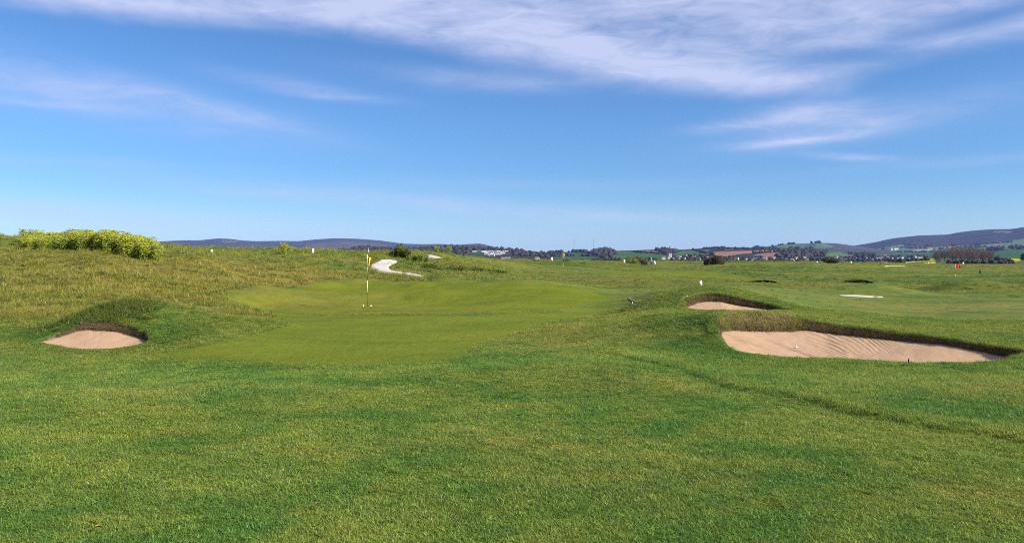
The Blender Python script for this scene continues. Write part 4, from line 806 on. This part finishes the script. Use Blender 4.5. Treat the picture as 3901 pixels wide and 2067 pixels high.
# ------------------------------------------------------------------ golfer and trolley
def golfer(px, D):
    x0, y0 = at(px, D); z0 = float(gz(x0, y0, Zb)); root = empty('person', (x0, y0, z0), math.radians(35)); tag(root, 'person in blue jacket and black trousers walking with a golf trolley', 'person')
    J = [((0,0,.93),.15,.12),((0,.01,1.12),.145,.115),((0,.03,1.32),.175,.125),((0,.045,1.45),.11,.09),((0,.06,1.53),.055,.055),((0,.085,1.62),.078,.09),((0,.085,1.72),.075,.088),
         ((-.09,0,.88),.095,.10),((-.10,.10,.50),.07,.075),((-.10,.02,.10),.045,.05),((-.10,.16,.04),.045,.035),
         ((.09,0,.88),.095,.10),((.10,-.02,.50),.07,.075),((.10,-.24,.14),.045,.05),((.10,-.12,.05),.045,.035),
         ((-.20,.04,1.41),.065,.065),((-.26,.02,1.15),.05,.05),((-.24,.16,.93),.038,.038),((-.235,.20,.86),.042,.03),
         ((.20,.04,1.41),.065,.065),((.30,-.06,1.16),.05,.05),((.36,-.22,.98),.038,.038),((.375,-.27,.93),.042,.03)]
    E = [(0,1),(1,2),(2,3),(3,4),(4,5),(5,6),(0,7),(7,8),(8,9),(9,10),(0,11),(11,12),(12,13),(13,14),(2,15),(15,16),(16,17),(17,18),(2,19),(19,20),(20,21),(21,22)]
    bm = bmesh.new(); ly_ = bm.verts.layers.skin.verify(); vs = []
    for i, (p, rx, ry) in enumerate(J): v = bm.verts.new(p); v[ly_].radius = (rx, ry); v[ly_].use_root = (i == 0); vs.append(v)
    for a_, b__ in E: bm.edges.new((vs[a_], vs[b__]))
    me = bpy.data.meshes.new('rig'); bm.to_mesh(me); bm.free(); tmp = link(bpy.data.objects.new('rig', me)); tmp.modifiers.new('skin', 'SKIN'); sb = tmp.modifiers.new('sub', 'SUBSURF'); sb.levels = 2
    dg = bpy.context.evaluated_depsgraph_get(); dg.update(); em = bpy.data.meshes.new_from_object(tmp.evaluated_get(dg)); bpy.data.objects.remove(tmp)
    em.name = 'body'; em.materials.clear()
    for k in ('trouser', 'blue', 'skin', 'black'): em.materials.append(M[k])
    for p in em.polygons:
        c_ = p.center; p.use_smooth = True
        p.material_index = 2 if (c_.z > 1.50 or (abs(c_.x) > .2 and c_.z < .93)) else (1 if c_.z > .90 else (3 if c_.z < .10 else 0))
    obj('body', em, root)
    V_, F_ = ico(2); V2 = V_*np.array([.085, .10, .07])+np.array([0, .085, 1.735]); V2[:,2] = np.maximum(V2[:,2], 1.715); mesh_obj('cap', V2, F_, M['hair'], root, True)
    MB().box((0, .195, 1.71), (.13, .10, .012)).build('cap_peak', M['hair'], root)
    for s in (-1, 1): V2 = V_*.014+np.array([s*.032, .165, 1.665]); mesh_obj('eye', V2, F_, M['black'], root, True)
    MB().tube([(0,.165,1.66), (0,.195,1.625), (0,.17,1.62)], [.008,.015,.010], 6).build('nose', M['skin'], root, True)
    for hand, base in ((-1, (-.235,.20,.86)), (1, (.375,-.27,.93))):
        h = MB()
        for q in range(4): b0 = Vector(base)+Vector((0, .012*(q-1.5), -.02)); h.tube([b0, b0+Vector((0,.01,-.045)), b0+Vector((-.02*hand,.015,-.07))], [.010,.009,.007], 6)
        h.tube([Vector(base), Vector(base)+Vector((-.03*hand, .03, -.03))], [.011,.008], 6); h.build('fingers', M['skin'], root, True)
    # trolley with a pale bag, held by the trailing hand
    t = empty('golf_trolley', (x0+.75, y0-.15, z0), math.radians(-20)); tag(t, 'two-wheeled golf trolley with a pale bag behind the golfer', 'golf trolley')
    MB().tube([(-.42,.05,.93), (-.30,.03,.90), (.18,0,.20), (.22,0,.12)], .015, 6).build('frame', M['metal'], t, True)
    MB().tube([(-.05,0,.42), (-.15,0,.80), (-.22,0,1.06)], [.13,.15,.15], 12).build('bag', M['white'], t, True)
    for s in (-1, 1):
        w_ = MB()
        for k in range(18): a1, a2 = 2*math.pi*k/18, 2*math.pi*(k+1)/18; w_.tube([(.15+.14*math.cos(a1), s*.28, .15+.14*math.sin(a1)), (.15+.14*math.cos(a2), s*.28, .15+.14*math.sin(a2))], .018, 5, False)
        wh = w_.build('wheel', M['tyre'], t, True); MB().tube([(.15, s*.28, .15), (.15, s*.06, .22)], .012, 6).build('axle', M['metal'], t)
    for k in range(6): MB().tube([(-.20+.03*math.cos(k), .07*math.sin(k*2), .95), (-.28+.03*math.cos(k), .09*math.sin(k*2), 1.18)], [.006, .012], 5).build('club', M['metal'], t)
golfer(2482, 160)
print('plants done')

# ------------------------------------------------------------------ far land: hills with fields
HILLS = {}
def hill(name, sky_, Dc, Df, Db, default, fields, bump=1.0, p0=None, p1=None, pw=1.25, rows=56, step=4.0, z0=-1.0, extra=None):
    sk = np.array(sky_, float); c0, c1 = sk[0,0], sk[-1,0]; cols = np.arange(c0, c1+step, step); pyc = np.interp(cols, sk[:,0], sk[:,1]); k_ = np.ones(7)/7; pyc = np.convolve(np.pad(pyc, 3, 'edge'), k_, 'valid')
    Dcc = Dc*(1+.05*np.sin(cols/170.0)); zc = EYE+Dcc*(HY-pyc)/F
    tf = np.linspace(0, 1, rows); VV = []; PX = []
    Drow = []
    for t in tf: Drow.append(Df+(Dcc-Df)*t)
    tb = np.linspace(0, 1, 10)[1:]
    Zr = [z0+(zc-z0)*np.sin(t*math.pi/2)**pw for t in tf]
    for k in range(rows): 
        xx = Drow[k]*(cols-CX)/F; Zr[k] = Zr[k]+bump*Dc/900*fbm(xx/(Dc*.05), Drow[k]/(Dc*.09), 55, 4)*math.sin(math.pi*tf[k])
    for t in tb: Drow.append(Dcc+(Db-Dcc)*t); Zr.append(z0+(zc-z0)*(1-t*t))
    D_ = np.array(Drow); Zr = np.array(Zr); Xr = D_*(cols-CX)/F; PYr = HY+F*(EYE-Zr)/D_; PXr = np.broadcast_to(cols, D_.shape)
    cov_ = np.ones((*D_.shape, 4)); cov_[..., :3] = default
    jx = 5*fbm(PXr/23.0, PYr/5.0, 61, 3); jy = 1.6*fbm(PXr/30.0, PYr/9.0, 71, 3)
    for poly, c_ in fields:
        poly = np.array(poly, float); ins = poly_sd(PXr+jx, PYr+jy, poly) > 0; cov_[ins, :3] = c_
    nr, nc = D_.shape; ix = np.arange(nr*nc).reshape(nr, nc); q = np.stack([ix[:-1,:-1], ix[:-1,1:], ix[1:,1:], ix[1:,:-1]], -1).reshape(-1, 4)
    me = big_mesh(name, np.stack([Xr, D_, Zr], -1).reshape(-1, 3), q, M['hill']); add_attr(me, 'cover', cov_.reshape(-1, 4)); tag(obj('hills', me), kind='structure')
    HILLS[name] = (cols, D_[:rows], Zr[:rows], PYr[:rows])
def hill_at(name, px, py):
    cols, D_, Zr, PY_ = HILLS[name]; i = int(np.clip(round((px-cols[0])/(cols[1]-cols[0])), 0, len(cols)-1)); col = PY_[:, i]
    k = int(np.argmax(col <= py)) if (col <= py).any() else len(col)-1
    if k > 0:
        f = (col[k-1]-py)/max(col[k-1]-col[k], 1e-6); f = min(max(f, 0), 1); D = D_[k-1,i]*(1-f)+D_[k,i]*f; z = Zr[k-1,i]*(1-f)+Zr[k,i]*f
    else: D, z = D_[0,i], Zr[0,i]
    return D*(px-CX)/F, D, z
GR1, GR2, GR3 = (.045,.090,.028), (.070,.120,.035), (.030,.062,.026); PLO, PL2 = (.23,.130,.080), (.180,.105,.072); WD, MOOR = (.032,.028,.025), (.040,.029,.026); YEL = (.36,.36,.05); TAN = (.24,.19,.11)
hill('moor', [(-1400,915),(-700,905),(0,915),(500,921),(600,922),(700,917),(760,917),(830,910),(870,911),(930,918),(980,920),(1060,919),(1140,920),(1190,915),(1270,910),(1360,912),(1450,918),(1540,930),(1620,931),(1680,930),(1740,934),(1790,930),(1830,928),(1890,943),(1960,957),(2080,975),(2200,990)], 9000, 5500, 12500, MOOR,
     [([(690,940),(760,925),(900,925),(1000,932),(1000,945),(800,950)], (.042,.032,.028)), ([(840,913),(905,917),(900,924),(850,924)], (.085,.062,.042)), ([(1160,930),(1300,918),(1440,925),(1500,938),(1350,950),(1180,945)], (.075,.052,.038)), ([(1000,940),(1150,935),(1160,960),(1000,960)], (.036,.03,.026))], bump=1.6)
hill('great_hill', [(3060,955),(3150,947),(3250,938),(3330,926),(3400,911),(3500,900),(3560,898),(3610,897),(3645,890),(3700,883),(3780,877),(3850,876),(3880,872),(3901,868),(4050,860),(4300,862),(4700,885),(5400,900)], 6500, 3600, 9500, (.036,.028,.030),
     [([(3790,880),(3860,880),(3850,886),(3780,884)], (.11,.11,.07)), ([(3300,952),(3440,930),(3445,945),(3440,958),(3300,960)], GR2), ([(3420,962),(3440,945),(3560,938),(3700,934),(3800,926),(3920,905),(4100,900),(4100,960),(3700,975),(3400,975)], (.070,.105,.045)), ([(3470,952),(3600,940),(3660,938),(3600,946),(3480,956)], TAN), ([(3740,930),(3830,924),(3820,932),(3740,936)], (.14,.12,.09))], bump=1.2)
hill('green_hill', [(2600,975),(2700,962),(2800,950),(2870,944),(2930,939),(2990,931),(3010,929),(3080,928),(3110,926),(3150,927),(3190,929),(3240,936),(3320,946),(3420,956),(3520,968)], 5200, 3000, 7000, (.048,.046,.046),
     [([(2860,944),(2930,936),(3010,925),(3130,922),(3150,932),(3180,938),(3140,945),(3050,950),(2920,950)], (.065,.125,.05)), ([(3040,934),(3110,928),(3110,934),(3060,938)], (.05,.06,.04)), ([(3170,942),(3260,940),(3300,948),(3180,950)], (.05,.05,.055))])
hill('field_hills', [(1960,975),(2050,966),(2120,963),(2230,961),(2330,960),(2400,958),(2470,955),(2530,953),(2600,955),(2660,951),(2700,948),(2760,946),(2830,946),(2900,950),(3000,957),(3100,962),(3250,967),(3400,970),(3520,967),(3640,957),(3760,951),(3901,945),(4200,940),(5000,945)], 4000, 1250, 5200, WD,
     [([(2330,958),(2420,958),(2520,964),(2560,978),(2540,993),(2330,995),(2290,985)], GR1), ([(2420,957),(2500,954),(2510,960),(2460,962),(2420,961)], PLO), ([(2040,962),(2200,960),(2250,968),(2290,978),(2230,990),(2120,990),(2100,975)], (.042,.078,.032)), ([(2560,968),(2600,955),(2640,953),(2690,968),(2680,978),(2600,980)], (.055,.105,.035)),
      ([(2645,953),(2700,951),(2700,955),(2650,957)], PL2), ([(2690,964),(2740,958),(2840,955),(2930,952),(2965,961),(2900,962),(2830,966),(2760,976),(2720,972)], PLO), ([(2870,973),(2900,964),(2960,962),(3000,968),(3005,972),(2960,977),(2910,980)], PL2),
      ([(2760,948),(2840,946),(2840,951),(2760,952)], (.10,.10,.08)), ([(3130,970),(3150,960),(3200,962),(3260,972),(3200,978),(3140,975)], (.07,.13,.04)), ([(3146,957),(3180,956),(3182,960),(3150,961)], YEL), ([(2860,980),(2960,980),(2960,986),(2850,986)], GR3),
      ([(3330,985),(3340,965),(3540,952),(3600,960),(3560,985)], (.038,.08,.035)), ([(3560,960),(3650,955),(3700,960),(3650,985),(3570,985)], GR3), ([(3780,990),(3790,960),(3850,947),(4000,944),(4000,990)], (.035,.085,.03)), ([(3600,945),(3900,938),(3900,946),(3600,956)], (.08,.11,.055)), ([(4000,990),(4000,944),(4300,950),(4300,990)], PLO)])
hill('wooded_ridge', [(900,995),(1080,990),(1180,980),(1230,968),(1290,957),(1330,949),(1380,946),(1450,949),(1500,954),(1600,952),(1700,945),(1740,942),(1800,947),(1880,951),(1950,954),(2000,961),(2050,968),(2120,972),(2200,978),(2320,988),(2420,996)], 3000, 1500, 4200, (.040,.036,.034),
     [([(1790,962),(1840,960),(1850,975),(1800,980)], GR3), ([(1930,985),(2040,985),(2100,992),(2100,1000),(1930,1000)], (.055,.10,.035))], bump=.6)
hill('near_fields', [(3120,1004),(3250,1000),(3380,994),(3480,988),(3600,984),(3720,985),(3820,985),(3901,985),(4200,984),(5000,985)], 1150, 470, 1300, (.085,.11,.035),
     [([(3400,1002),(3470,990),(3560,985),(3570,992),(3470,999),(3440,1004)], (.30,.32,.05)), ([(3500,1003),(3560,996),(3565,1003)], YEL), ([(3360,1000),(3420,998),(3460,1001),(3400,1003)], YEL), ([(3800,999),(3820,984),(3880,984),(3890,992),(3860,1000)], (.30,.30,.05)), ([(3440,994),(3530,991),(3530,992),(3440,996)], (.05,.06,.03)), ([(3600,1006),(3640,1000),(3790,1000),(3850,1008)], (.10,.09,.045))], bump=.15, z0=-.6, pw=1.4)
# leafless woods and hedges far off: one mass of uneven canopies
V0, F0 = ico(2); CV, CF, CT = [], [], []; base = 0
rw = np.random.default_rng(5)
def canopy(x, y, z, r_, hh, tint):
    global base
    d = 1+.30*rw.normal(size=(len(V0),1))*.7; v = V0*d*np.array([r_, r_, hh*.55])+np.array([x, y, z+hh*.42]); CV.append(v); CF.append(F0+base); CT.append(np.clip(tint+.12*rw.normal(size=len(V0)), 0, 1)); base += len(V0)
def wood_fill(name, poly, count, r0, r1, tint):
    poly = np.array(poly, float); lo, hi = poly.min(0), poly.max(0); k = 0; tries = 0
    while k < count and tries < count*30:
        tries += 1; p = lo+rw.uniform(size=2)*(hi-lo)
        if poly_sd(p[:1], p[1:], poly)[0] < 0: continue
        x, y, z = hill_at(name, p[0], p[1]); r_ = rw.uniform(r0, r1); canopy(x, y, z, r_, r_*rw.uniform(1.5, 2.1), tint+rw.uniform(-.2, .2)); k += 1
def hedge(name, pl, n_, r0, r1, tint):
    pl = np.array(pl, float); s = np.r_[0, np.cumsum(np.hypot(*np.diff(pl, axis=0).T))]; u = rw.uniform(0, s[-1], n_)
    for q in u: x, y, z = hill_at(name, np.interp(q, s, pl[:,0])+rw.normal()*1.0, np.interp(q, s, pl[:,1])+rw.normal()*.5); r_ = rw.uniform(r0, r1); canopy(x, y, z, r_, r_*rw.uniform(1.3, 1.9), tint+rw.uniform(-.2, .2))
wood_fill('wooded_ridge', [(1180,982),(1290,957),(1380,946),(1500,954),(1700,945),(1740,942),(1850,950),(1950,954),(2050,968),(2200,980),(2200,990),(2060,984),(1960,976),(1940,958),(1800,956),(1790,985),(1500,990),(1250,990)], 620, 3.5, 6.5, .45)
hedge('wooded_ridge', [(1230,968),(1290,957),(1380,946),(1500,953),(1600,952),(1700,945),(1740,942),(1880,950),(1950,954),(2000,961)], 150, 3.5, 6.5, .4)
wood_fill('field_hills', [(2250,965),(2280,958),(2330,958),(2345,966),(2330,980),(2290,978),(2240,975)], 60, 4, 7, .6)
hedge('field_hills', [(2260,961),(2300,957),(2330,959)], 30, 6, 10, .6)
hedge('field_hills', [(2180,961),(2235,961)], 26, 4, 7, .4); hedge('field_hills', [(2050,965),(2170,962)], 20, 3.5, 6, .4)
wood_fill('field_hills', [(2500,956),(2515,951),(2545,953),(2580,958),(2560,966),(2530,968)], 36, 4, 7, .6)
for pl, n_ in (([(2040,966),(2110,974),(2250,976),(2330,984)], 50), ([(2410,960),(2470,964),(2550,970)], 40), ([(2640,953),(2700,966),(2720,975)], 30), ([(2740,948),(2860,948),(2930,952)], 46), ([(2930,952),(2960,961),(2870,964)], 20), ([(2600,981),(2700,980)], 26), ([(2300,992),(2500,994)], 40), ([(2760,945),(2720,944),(2680,948)], 34)): hedge('field_hills', pl, n_, 2.5, 4.5, .35)
wood_fill('field_hills', [(2960,955),(3060,952),(3160,958),(3140,975),(3040,985),(2960,982),(3005,970)], 190, 4, 7, .55)
wood_fill('field_hills', [(2560,983),(2700,982),(2860,984),(3050,988),(3300,984),(3420,985),(3420,998),(2900,1000),(2560,1000)], 330, 2.0, 3.8, .35)
wood_fill('field_hills', [(3230,966),(3330,960),(3340,980),(3240,984)], 70, 3, 5, .35)
hedge('field_hills', [(3340,985),(3420,982),(3540,982)], 60, 2.5, 4.5, .2); wood_fill('field_hills', [(3740,958),(3790,940),(3901,936),(3960,940),(3960,948),(3840,952)], 80, 3.5, 6, .35)
for pl in ([(3300,952),(3440,945),(3600,950)], [(3420,962),(3560,960)], [(3580,948),(3760,940)], [(3700,934),(3860,922)], [(3440,930),(3560,940),(3700,934)]): hedge('great_hill', pl, 26, 5, 8, .3)
hedge('green_hill', [(2940,938),(3000,931),(3030,929)], 12, 5, 8, .2); hedge('green_hill', [(3090,927),(3128,926)], 8, 5, 9, .2); hedge('green_hill', [(2860,945),(2950,950),(3100,949)], 40, 5, 9, .3)
hedge('near_fields', [(3440,996),(3540,992)], 26, 1.2, 2.2, .3); hedge('near_fields', [(3380,1002),(3440,1003)], 16, 1.5, 2.5, .1); hedge('near_fields', [(3600,1004),(3720,1004),(3860,1004)], 40, 1.0, 2.0, .6); hedge('near_fields', [(3795,990),(3850,999)], 20, 1.5, 2.6, .7)
cm = big_mesh('far_woodland', np.concatenate(CV), np.concatenate(CF), M['canopy'], n=3); a_ = cm.attributes.new('tint', 'FLOAT', 'POINT'); a_.data.foreach_set('value', np.concatenate(CT).astype(np.float32)); tag(obj('far_woodland', cm), kind='stuff')
# bare brown wood on the right: trunks, limbs and a haze of twigs
TWV, TWF, TWT = [], [], []; trunk = MB(); rw = np.random.default_rng(9)
for i in range(26):
    px = 3565+rw.uniform(0, 1)*215; t = (px-3565)/215; pt = 995+rw.uniform(-5, 6); x, y, z = hill_at('near_fields', px, pt)
    H = 16.5*(.62+.38*math.sin(math.pi*min(max(t*1.05, .04), .96))**.6)*rw.uniform(.85, 1.08)*y/900; trunk.tube([(x, y, z-.5), (x+rw.normal()*.3, y, z+H*.35), (x+rw.normal()*.8, y, z+H*.7)], [.35, .25, .10], 6)
    for k in range(7): a = rw.uniform(0, 6.28); p0 = (x, y, z+H*rw.uniform(.2, .5)); trunk.tube([p0, (x+math.cos(a)*H*.22, y+math.sin(a)*H*.22, z+H*rw.uniform(.55, .85))], [.16, .05], 5)
    nn_ = 1500; d = rw.normal(size=(nn_,3)); d /= np.linalg.norm(d, axis=1)[:,None]; p = np.array([x, y, z+H*.55])+d*np.array([H*.34, H*.34, H*.46])*(rw.uniform(.2, 1.0, (nn_,1))**.5)*(1+.2*np.sin(d[:,:1]*5+i)); p[:,2] = np.maximum(p[:,2], z+.3)
    dirv = d*.6+np.array([0,0,.8])+.5*rw.normal(size=(nn_,3)); dirv /= np.linalg.norm(dirv, axis=1)[:,None]; s_ = np.cross(dirv, rw.normal(size=(nn_,3))); s_ /= np.linalg.norm(s_, axis=1)[:,None]; L = rw.uniform(.7, 1.8, (nn_,1))
    TWV.append(np.stack([p-s_*.06, p+s_*.06, p+dirv*L], 1).reshape(-1, 3)); TWT.append(np.repeat(rw.uniform(0, 1, nn_), 3))
TWV = np.concatenate(TWV); tm = big_mesh('bare_wood', TWV, np.arange(len(TWV)).reshape(-1, 3), M['twig'], smooth=False, n=3); a_ = tm.attributes.new('tint', 'FLOAT', 'POINT'); a_.data.foreach_set('value', np.concatenate(TWT).astype(np.float32))
bw = tag(obj('bare_wood', tm), 'brown leafless wood standing behind the red flag', 'wood', kind='stuff'); tr = trunk.build('trunks', M['bark'], bw, True); tr['kind'] = 'stuff'
# dark evergreen cut by the right edge of the picture
def far_tree(px, D, H, w, label, mat, seed):
    x0, y0 = at(px, D); z0 = hill_at('near_fields', px, 1001)[2]; rng_ = np.random.default_rng(seed); root = empty('evergreen_tree', (x0, y0, z0)); tag(root, label, 'tree')
    MB().tube([(0,0,-.5), (.1,0,H*.35), (.2,.1,H*.8)], [.35,.25,.08], 8).build('trunk', M['bark'], root, True); PP, NN = [], []
    for k in range(16): c_ = np.array([rng_.uniform(-.32,.32)*w, rng_.uniform(-.32,.32)*w, H*rng_.uniform(.3, .85)]); d = rng_.normal(size=(260,3)); d /= np.linalg.norm(d, axis=1)[:,None]; PP.append(c_+d*np.array([w*.2, w*.2, H*.16])*rng_.uniform(.6, 1.1, (260,1))); NN.append(d)
    obj('crown', leaf_cloud('crown', np.concatenate(PP), np.concatenate(NN), .35, .6, mat, seed), root)
far_tree(3905, 700, 9.5, 8, 'dark evergreen tree cut by the right edge of the picture', M['gorse_leaf'], 71)
print('hills done')

# ------------------------------------------------------------------ village, church, caravans, masts, cars
def house_parts(w, d, h, rise, roofm, chim=True):
    wl = MB(); x, y = w/2, d/2
    wl.add([(-x,-y,-2),(x,-y,-2),(x,y,-2),(-x,y,-2),(-x,-y,h),(x,-y,h),(x,y,h),(-x,y,h),(-x,0,h+rise),(x,0,h+rise)], [(0,1,5,4),(2,3,7,6),(1,2,6,9,5),(3,0,4,8,7)])
    rf = MB(); e = .35
    for s in (-1, 1): rf.add([(-x-e, s*(y+e), h-.25), (x+e, s*(y+e), h-.25), (x+e, 0, h+rise+.12), (-x-e, 0, h+rise+.12), (-x-e, s*(y+e), h-.05), (x+e, s*(y+e), h-.05), (x+e, 0, h+rise+.32), (-x-e, 0, h+rise+.32)], [(0,1,2,3),(4,5,6,7),(0,1,5,4),(2,3,7,6),(1,2,6,5),(3,0,4,7)])
    ch = MB().box((x*.7, 0, h+rise+.4), (.7, .7, 1.6)); wn = MB()
    return wl.mesh('wall', M['wall']), rf.mesh('roof', roofm), ch.mesh('chimney', M['stone']), MB().box((0,0,0), (1.1, .08, 1.2)).mesh('window', M['glass']), MB().box((0,0,0), (1.0, .08, 2.0)).mesh('door', M['wood'])
HP = [(house_parts(9.5, 7, 4.9, 2.6, M['roof']), 9.5, 7, 4.9), (house_parts(12, 7, 2.9, 2.5, M['roof']), 12, 7, 2.9), (house_parts(8, 7, 4.8, 2.8, M['roof2']), 8, 7, 4.8), (house_parts(14, 8, 4.6, 2.7, M['roof']), 14, 8, 4.6)]
def house(name, px, py, k, rz, sc_, label, group):
    x, y, z = hill_at(name, px, py); (wl, rf, ch, wn, dr), w, d, h = HP[k]; e = empty('village_house', (x, y, z), rz); e.scale = (sc_,)*3; tag(e, label, 'house', group)
    obj('wall', wl, e); r_ = obj('roof', rf, e); obj('chimney', ch, r_)
    for fx in (-.32, .32):
        for zz in ((1.5, 3.7) if h > 4 else (1.5,)): obj('window', wn, e, (fx*w, -d/2-.02, zz))
    obj('door', dr, e, (0, -d/2-.02, 1.0))
rh = random.Random(3)
V1 = [(2527,988),(2548,986),(2583,985),(2585,992),(2617,981),(2626,978),(2590,983),(2643,987),(2565,990),(2660,990),(2700,992),(2605,990)]
V2 = [(2846,995),(2879,991),(2891,992),(2913,991),(2949,991),(2984,989),(3008,988),(3001,997),(3016,997),(3045,994),(3053,993),(3064,989),(2866,996),(2782,986),(2806,995),(2897,977),(2890,977),(2935,995),(3035,990),(3075,992)]
V3 = [(3188,988),(3202,991),(3228,988),(3242,988),(3241,980),(3256,988),(3318,984),(3320,991),(3360,986),(3374,980),(3292,992),(3345,990),(3383,986),(3401,987),(3373,978),(3422,987),(3428,982),(3437,987),(3451,982),(3463,985),(3468,977),(3487,984),(3505,986),(3300,988),(3215,994),(3275,992)]
for lst, lab, grp in ((V1, 'tiny white village house on the hillside right of the church tower', 'white houses near the church tower'), (V2, 'small white village house in the row behind the plain below the ploughed fields', 'white houses below the ploughed fields'), (V3, 'small white village house among dark trees right of the windswept bush', 'white houses right of the windswept bush')):
    for (px, py) in lst: house('field_hills', px, py, rh.choice([0,0,1,1,2,3]), rh.uniform(-.7, .7)+rh.choice([0,0,math.pi/2]), rh.uniform(.62, .95), lab, grp)
for px in (3078, 3084, 3092): house('field_hills', px, 970, 1, .1, .9, 'white house in the short row high in the brown wood', 'houses high in the brown wood')
for px, py in ((3400, 952), (3412, 951)): house('field_hills' if py > 960 else 'great_hill', px, py, 3, .2, 1.8, 'pale farm building on the lower slope of the great hill', 'farm buildings on the great hill')
for px in (1920, 1927, 1933): house('wooded_ridge', px, 990, 1, .2, 1.1, 'white building at the foot of the wooded ridge beside the dune edge', 'white buildings at the foot of the wooded ridge')
house('wooded_ridge', 2046, 992, 0, .3, 1.0, 'lone white house at the plain edge left of the skyline post', None)
# static caravans on the wooded ridge
cbody = MB().box((0,0,1.7), (11, 3.4, 2.6)).mesh('body', M['wall']); crf = MB(); crf.add([(-5.7,-1.9,3.0),(5.7,-1.9,3.0),(5.7,0,3.7),(-5.7,0,3.7),(5.7,1.9,3.0),(-5.7,1.9,3.0)], [(0,1,2,3),(3,2,4,5)]); crf = crf.mesh('roof', M['metal']); cw = MB().box((0,0,0), (1.6,.08,1.0)).mesh('window', M['glass'])
for row, (x0_, x1_, py, n_) in enumerate([(1806,1838,959,5),(1842,1945,958.5,13),(1848,1912,962,9),(1855,1915,966,8),(1853,1868,970,4),(1880,1900,970,3),(1868,1876,975,2)]):
    for k in range(n_):
        px = x0_+(x1_-x0_)*(k+rh.uniform(-.3,.3))/max(n_-1, 1); x, y, z = hill_at('wooded_ridge', px, py+rh.uniform(-.7,.7)); e = empty('static_caravan', (x, y, z), rh.uniform(-.5, .5)); e.scale = (1.0,)*3; tag(e, 'tiny white static caravan in the rows on the wooded hillside', 'caravan', 'caravans on the wooded hillside')
        obj('body', cbody, e); obj('roof', crf, e)
        for fx in (-3.2, 0, 3.2): obj('window', cw, e, (fx, -1.72, 1.9))
# church tower
x, y, z = hill_at('field_hills', 2551, 980); ct = empty('church_tower', (x, y, z), .35); tag(ct, 'grey stone church tower above the village roofs', 'church tower')
tw_, th_ = 9*y/3000+2, 13*y/F
MB().box((0,0,th_/2-1), (tw_, tw_, th_+2)).build('tower', M['stone'], ct); cr = MB()
for sx_ in (-1, 0, 1):
    for sy_ in (-1, 1): cr.box((sx_*tw_*.36, sy_*tw_*.42, th_+.8), (tw_*.2, tw_*.14, 1.6)); cr.box((sy_*tw_*.42, sx_*tw_*.30, th_+.75), (tw_*.14, tw_*.2, 1.5))
cr.build('battlements', M['stone'], ct); MB().box((0, -tw_/2-.05, th_*.78), (tw_*.22, .2, th_*.16)).build('belfry_opening', M['glass'], ct)
# two guyed masts
for px, top, lb in ((2187, 907, 'thin radio mast on the skyline, left of the two'), (2262, 905, 'thin radio mast on the skyline, right of the two')):
    x, y, z = hill_at('field_hills', px, 961); y *= 1.02; x *= 1.02; Hm = (961-top)*y/F; e = empty('radio_mast', (x, y, z-2)); tag(e, lb, 'mast'); lm_ = MB()
    for k in range(3): a = 2*math.pi*k/3; lm_.tube([(.8*math.cos(a), .8*math.sin(a), 0), (.8*math.cos(a), .8*math.sin(a), Hm)], .22, 5)
    for q in range(int(Hm/3)):
        for k in range(3): a, a2 = 2*math.pi*k/3, 2*math.pi*(k+1)/3; lm_.tube([(.8*math.cos(a), .8*math.sin(a), 3*q), (.8*math.cos(a2), .8*math.sin(a2), 3*q+3)], .1, 4, False)
    lm_.build('lattice', M['metal'], e)
    for k in range(3): a = 2*math.pi*k/3+.4; MB().tube([(Hm*.4*math.cos(a), Hm*.4*math.sin(a), 0), (0, 0, Hm*.9)], .03, 4).build('guy_wire', M['metal'], e)
# white cars along the far lane
def car(px, lb, k):
    x, y, z = hill_at('near_fields', px, 1003.5); e = empty('parked_car', (x, y, z), .05+.06*k); e.scale = (1.1,)*3; tag(e, lb, 'car')
    prof = [(-2.1,.35),(-2.15,.75),(-1.9,.95),(-1.2,1.05),(-.75,1.42),(.75,1.45),(1.5,1.0),(2.1,.9),(2.15,.4)]; n_ = len(prof); b_ = MB(); b_.add([(p[0],-.85,p[1]) for p in prof]+[(p[0],.85,p[1]) for p in prof], [tuple(range(n_)), tuple(reversed(range(n_, 2*n_)))]+[(i, (i+1) % n_+n_*0, (i+1) % n_+n_, i+n_) for i in range(n_)]); b_.build('body', M['white'], e)
    for s in (-1, 1):
        MB().add([(-1.05,s*.86,1.05),(1.2,s*.86,1.03),(.7,s*.86,1.36),(-.7,s*.86,1.36)], [(0,1,2,3)]).build('side_window', M['glass'], e)
        for wx in (-1.35, 1.35): MB().tube([(wx, s*.70, .33), (wx, s*.90, .33)], .33, 14).build('wheel', M['tyre'], e)
for k, (px, lb) in enumerate([(3705, 'white car at the plain edge just right of the red flag'), (3748, 'white car at the plain edge in front of the bare wood, middle of three'), (3815, 'white car at the plain edge, rightmost of three')]): car(px, lb, k)

# ------------------------------------------------------------------ air
m = bpy.data.materials.new('haze'); m.use_nodes = True; N = NT(m.node_tree); N.n.clear(); out = N.add('ShaderNodeOutputMaterial'); pv = N.add('ShaderNodeVolumePrincipled')
pv.inputs['Color'].default_value = (.28, .48, 1.0, 1); pv.inputs['Density'].default_value = 4.2e-5; pv.inputs['Anisotropy'].default_value = 0.0
N.l.new(pv.outputs[0], out.inputs['Volume'])
hz = MB().box((0, 0, 0), (2, 2, 2)).build('haze', m); hz.scale = (14000, 14500, 172); hz.location = (0, 300, 164); tag(hz, kind='stuff')
print('scene done')
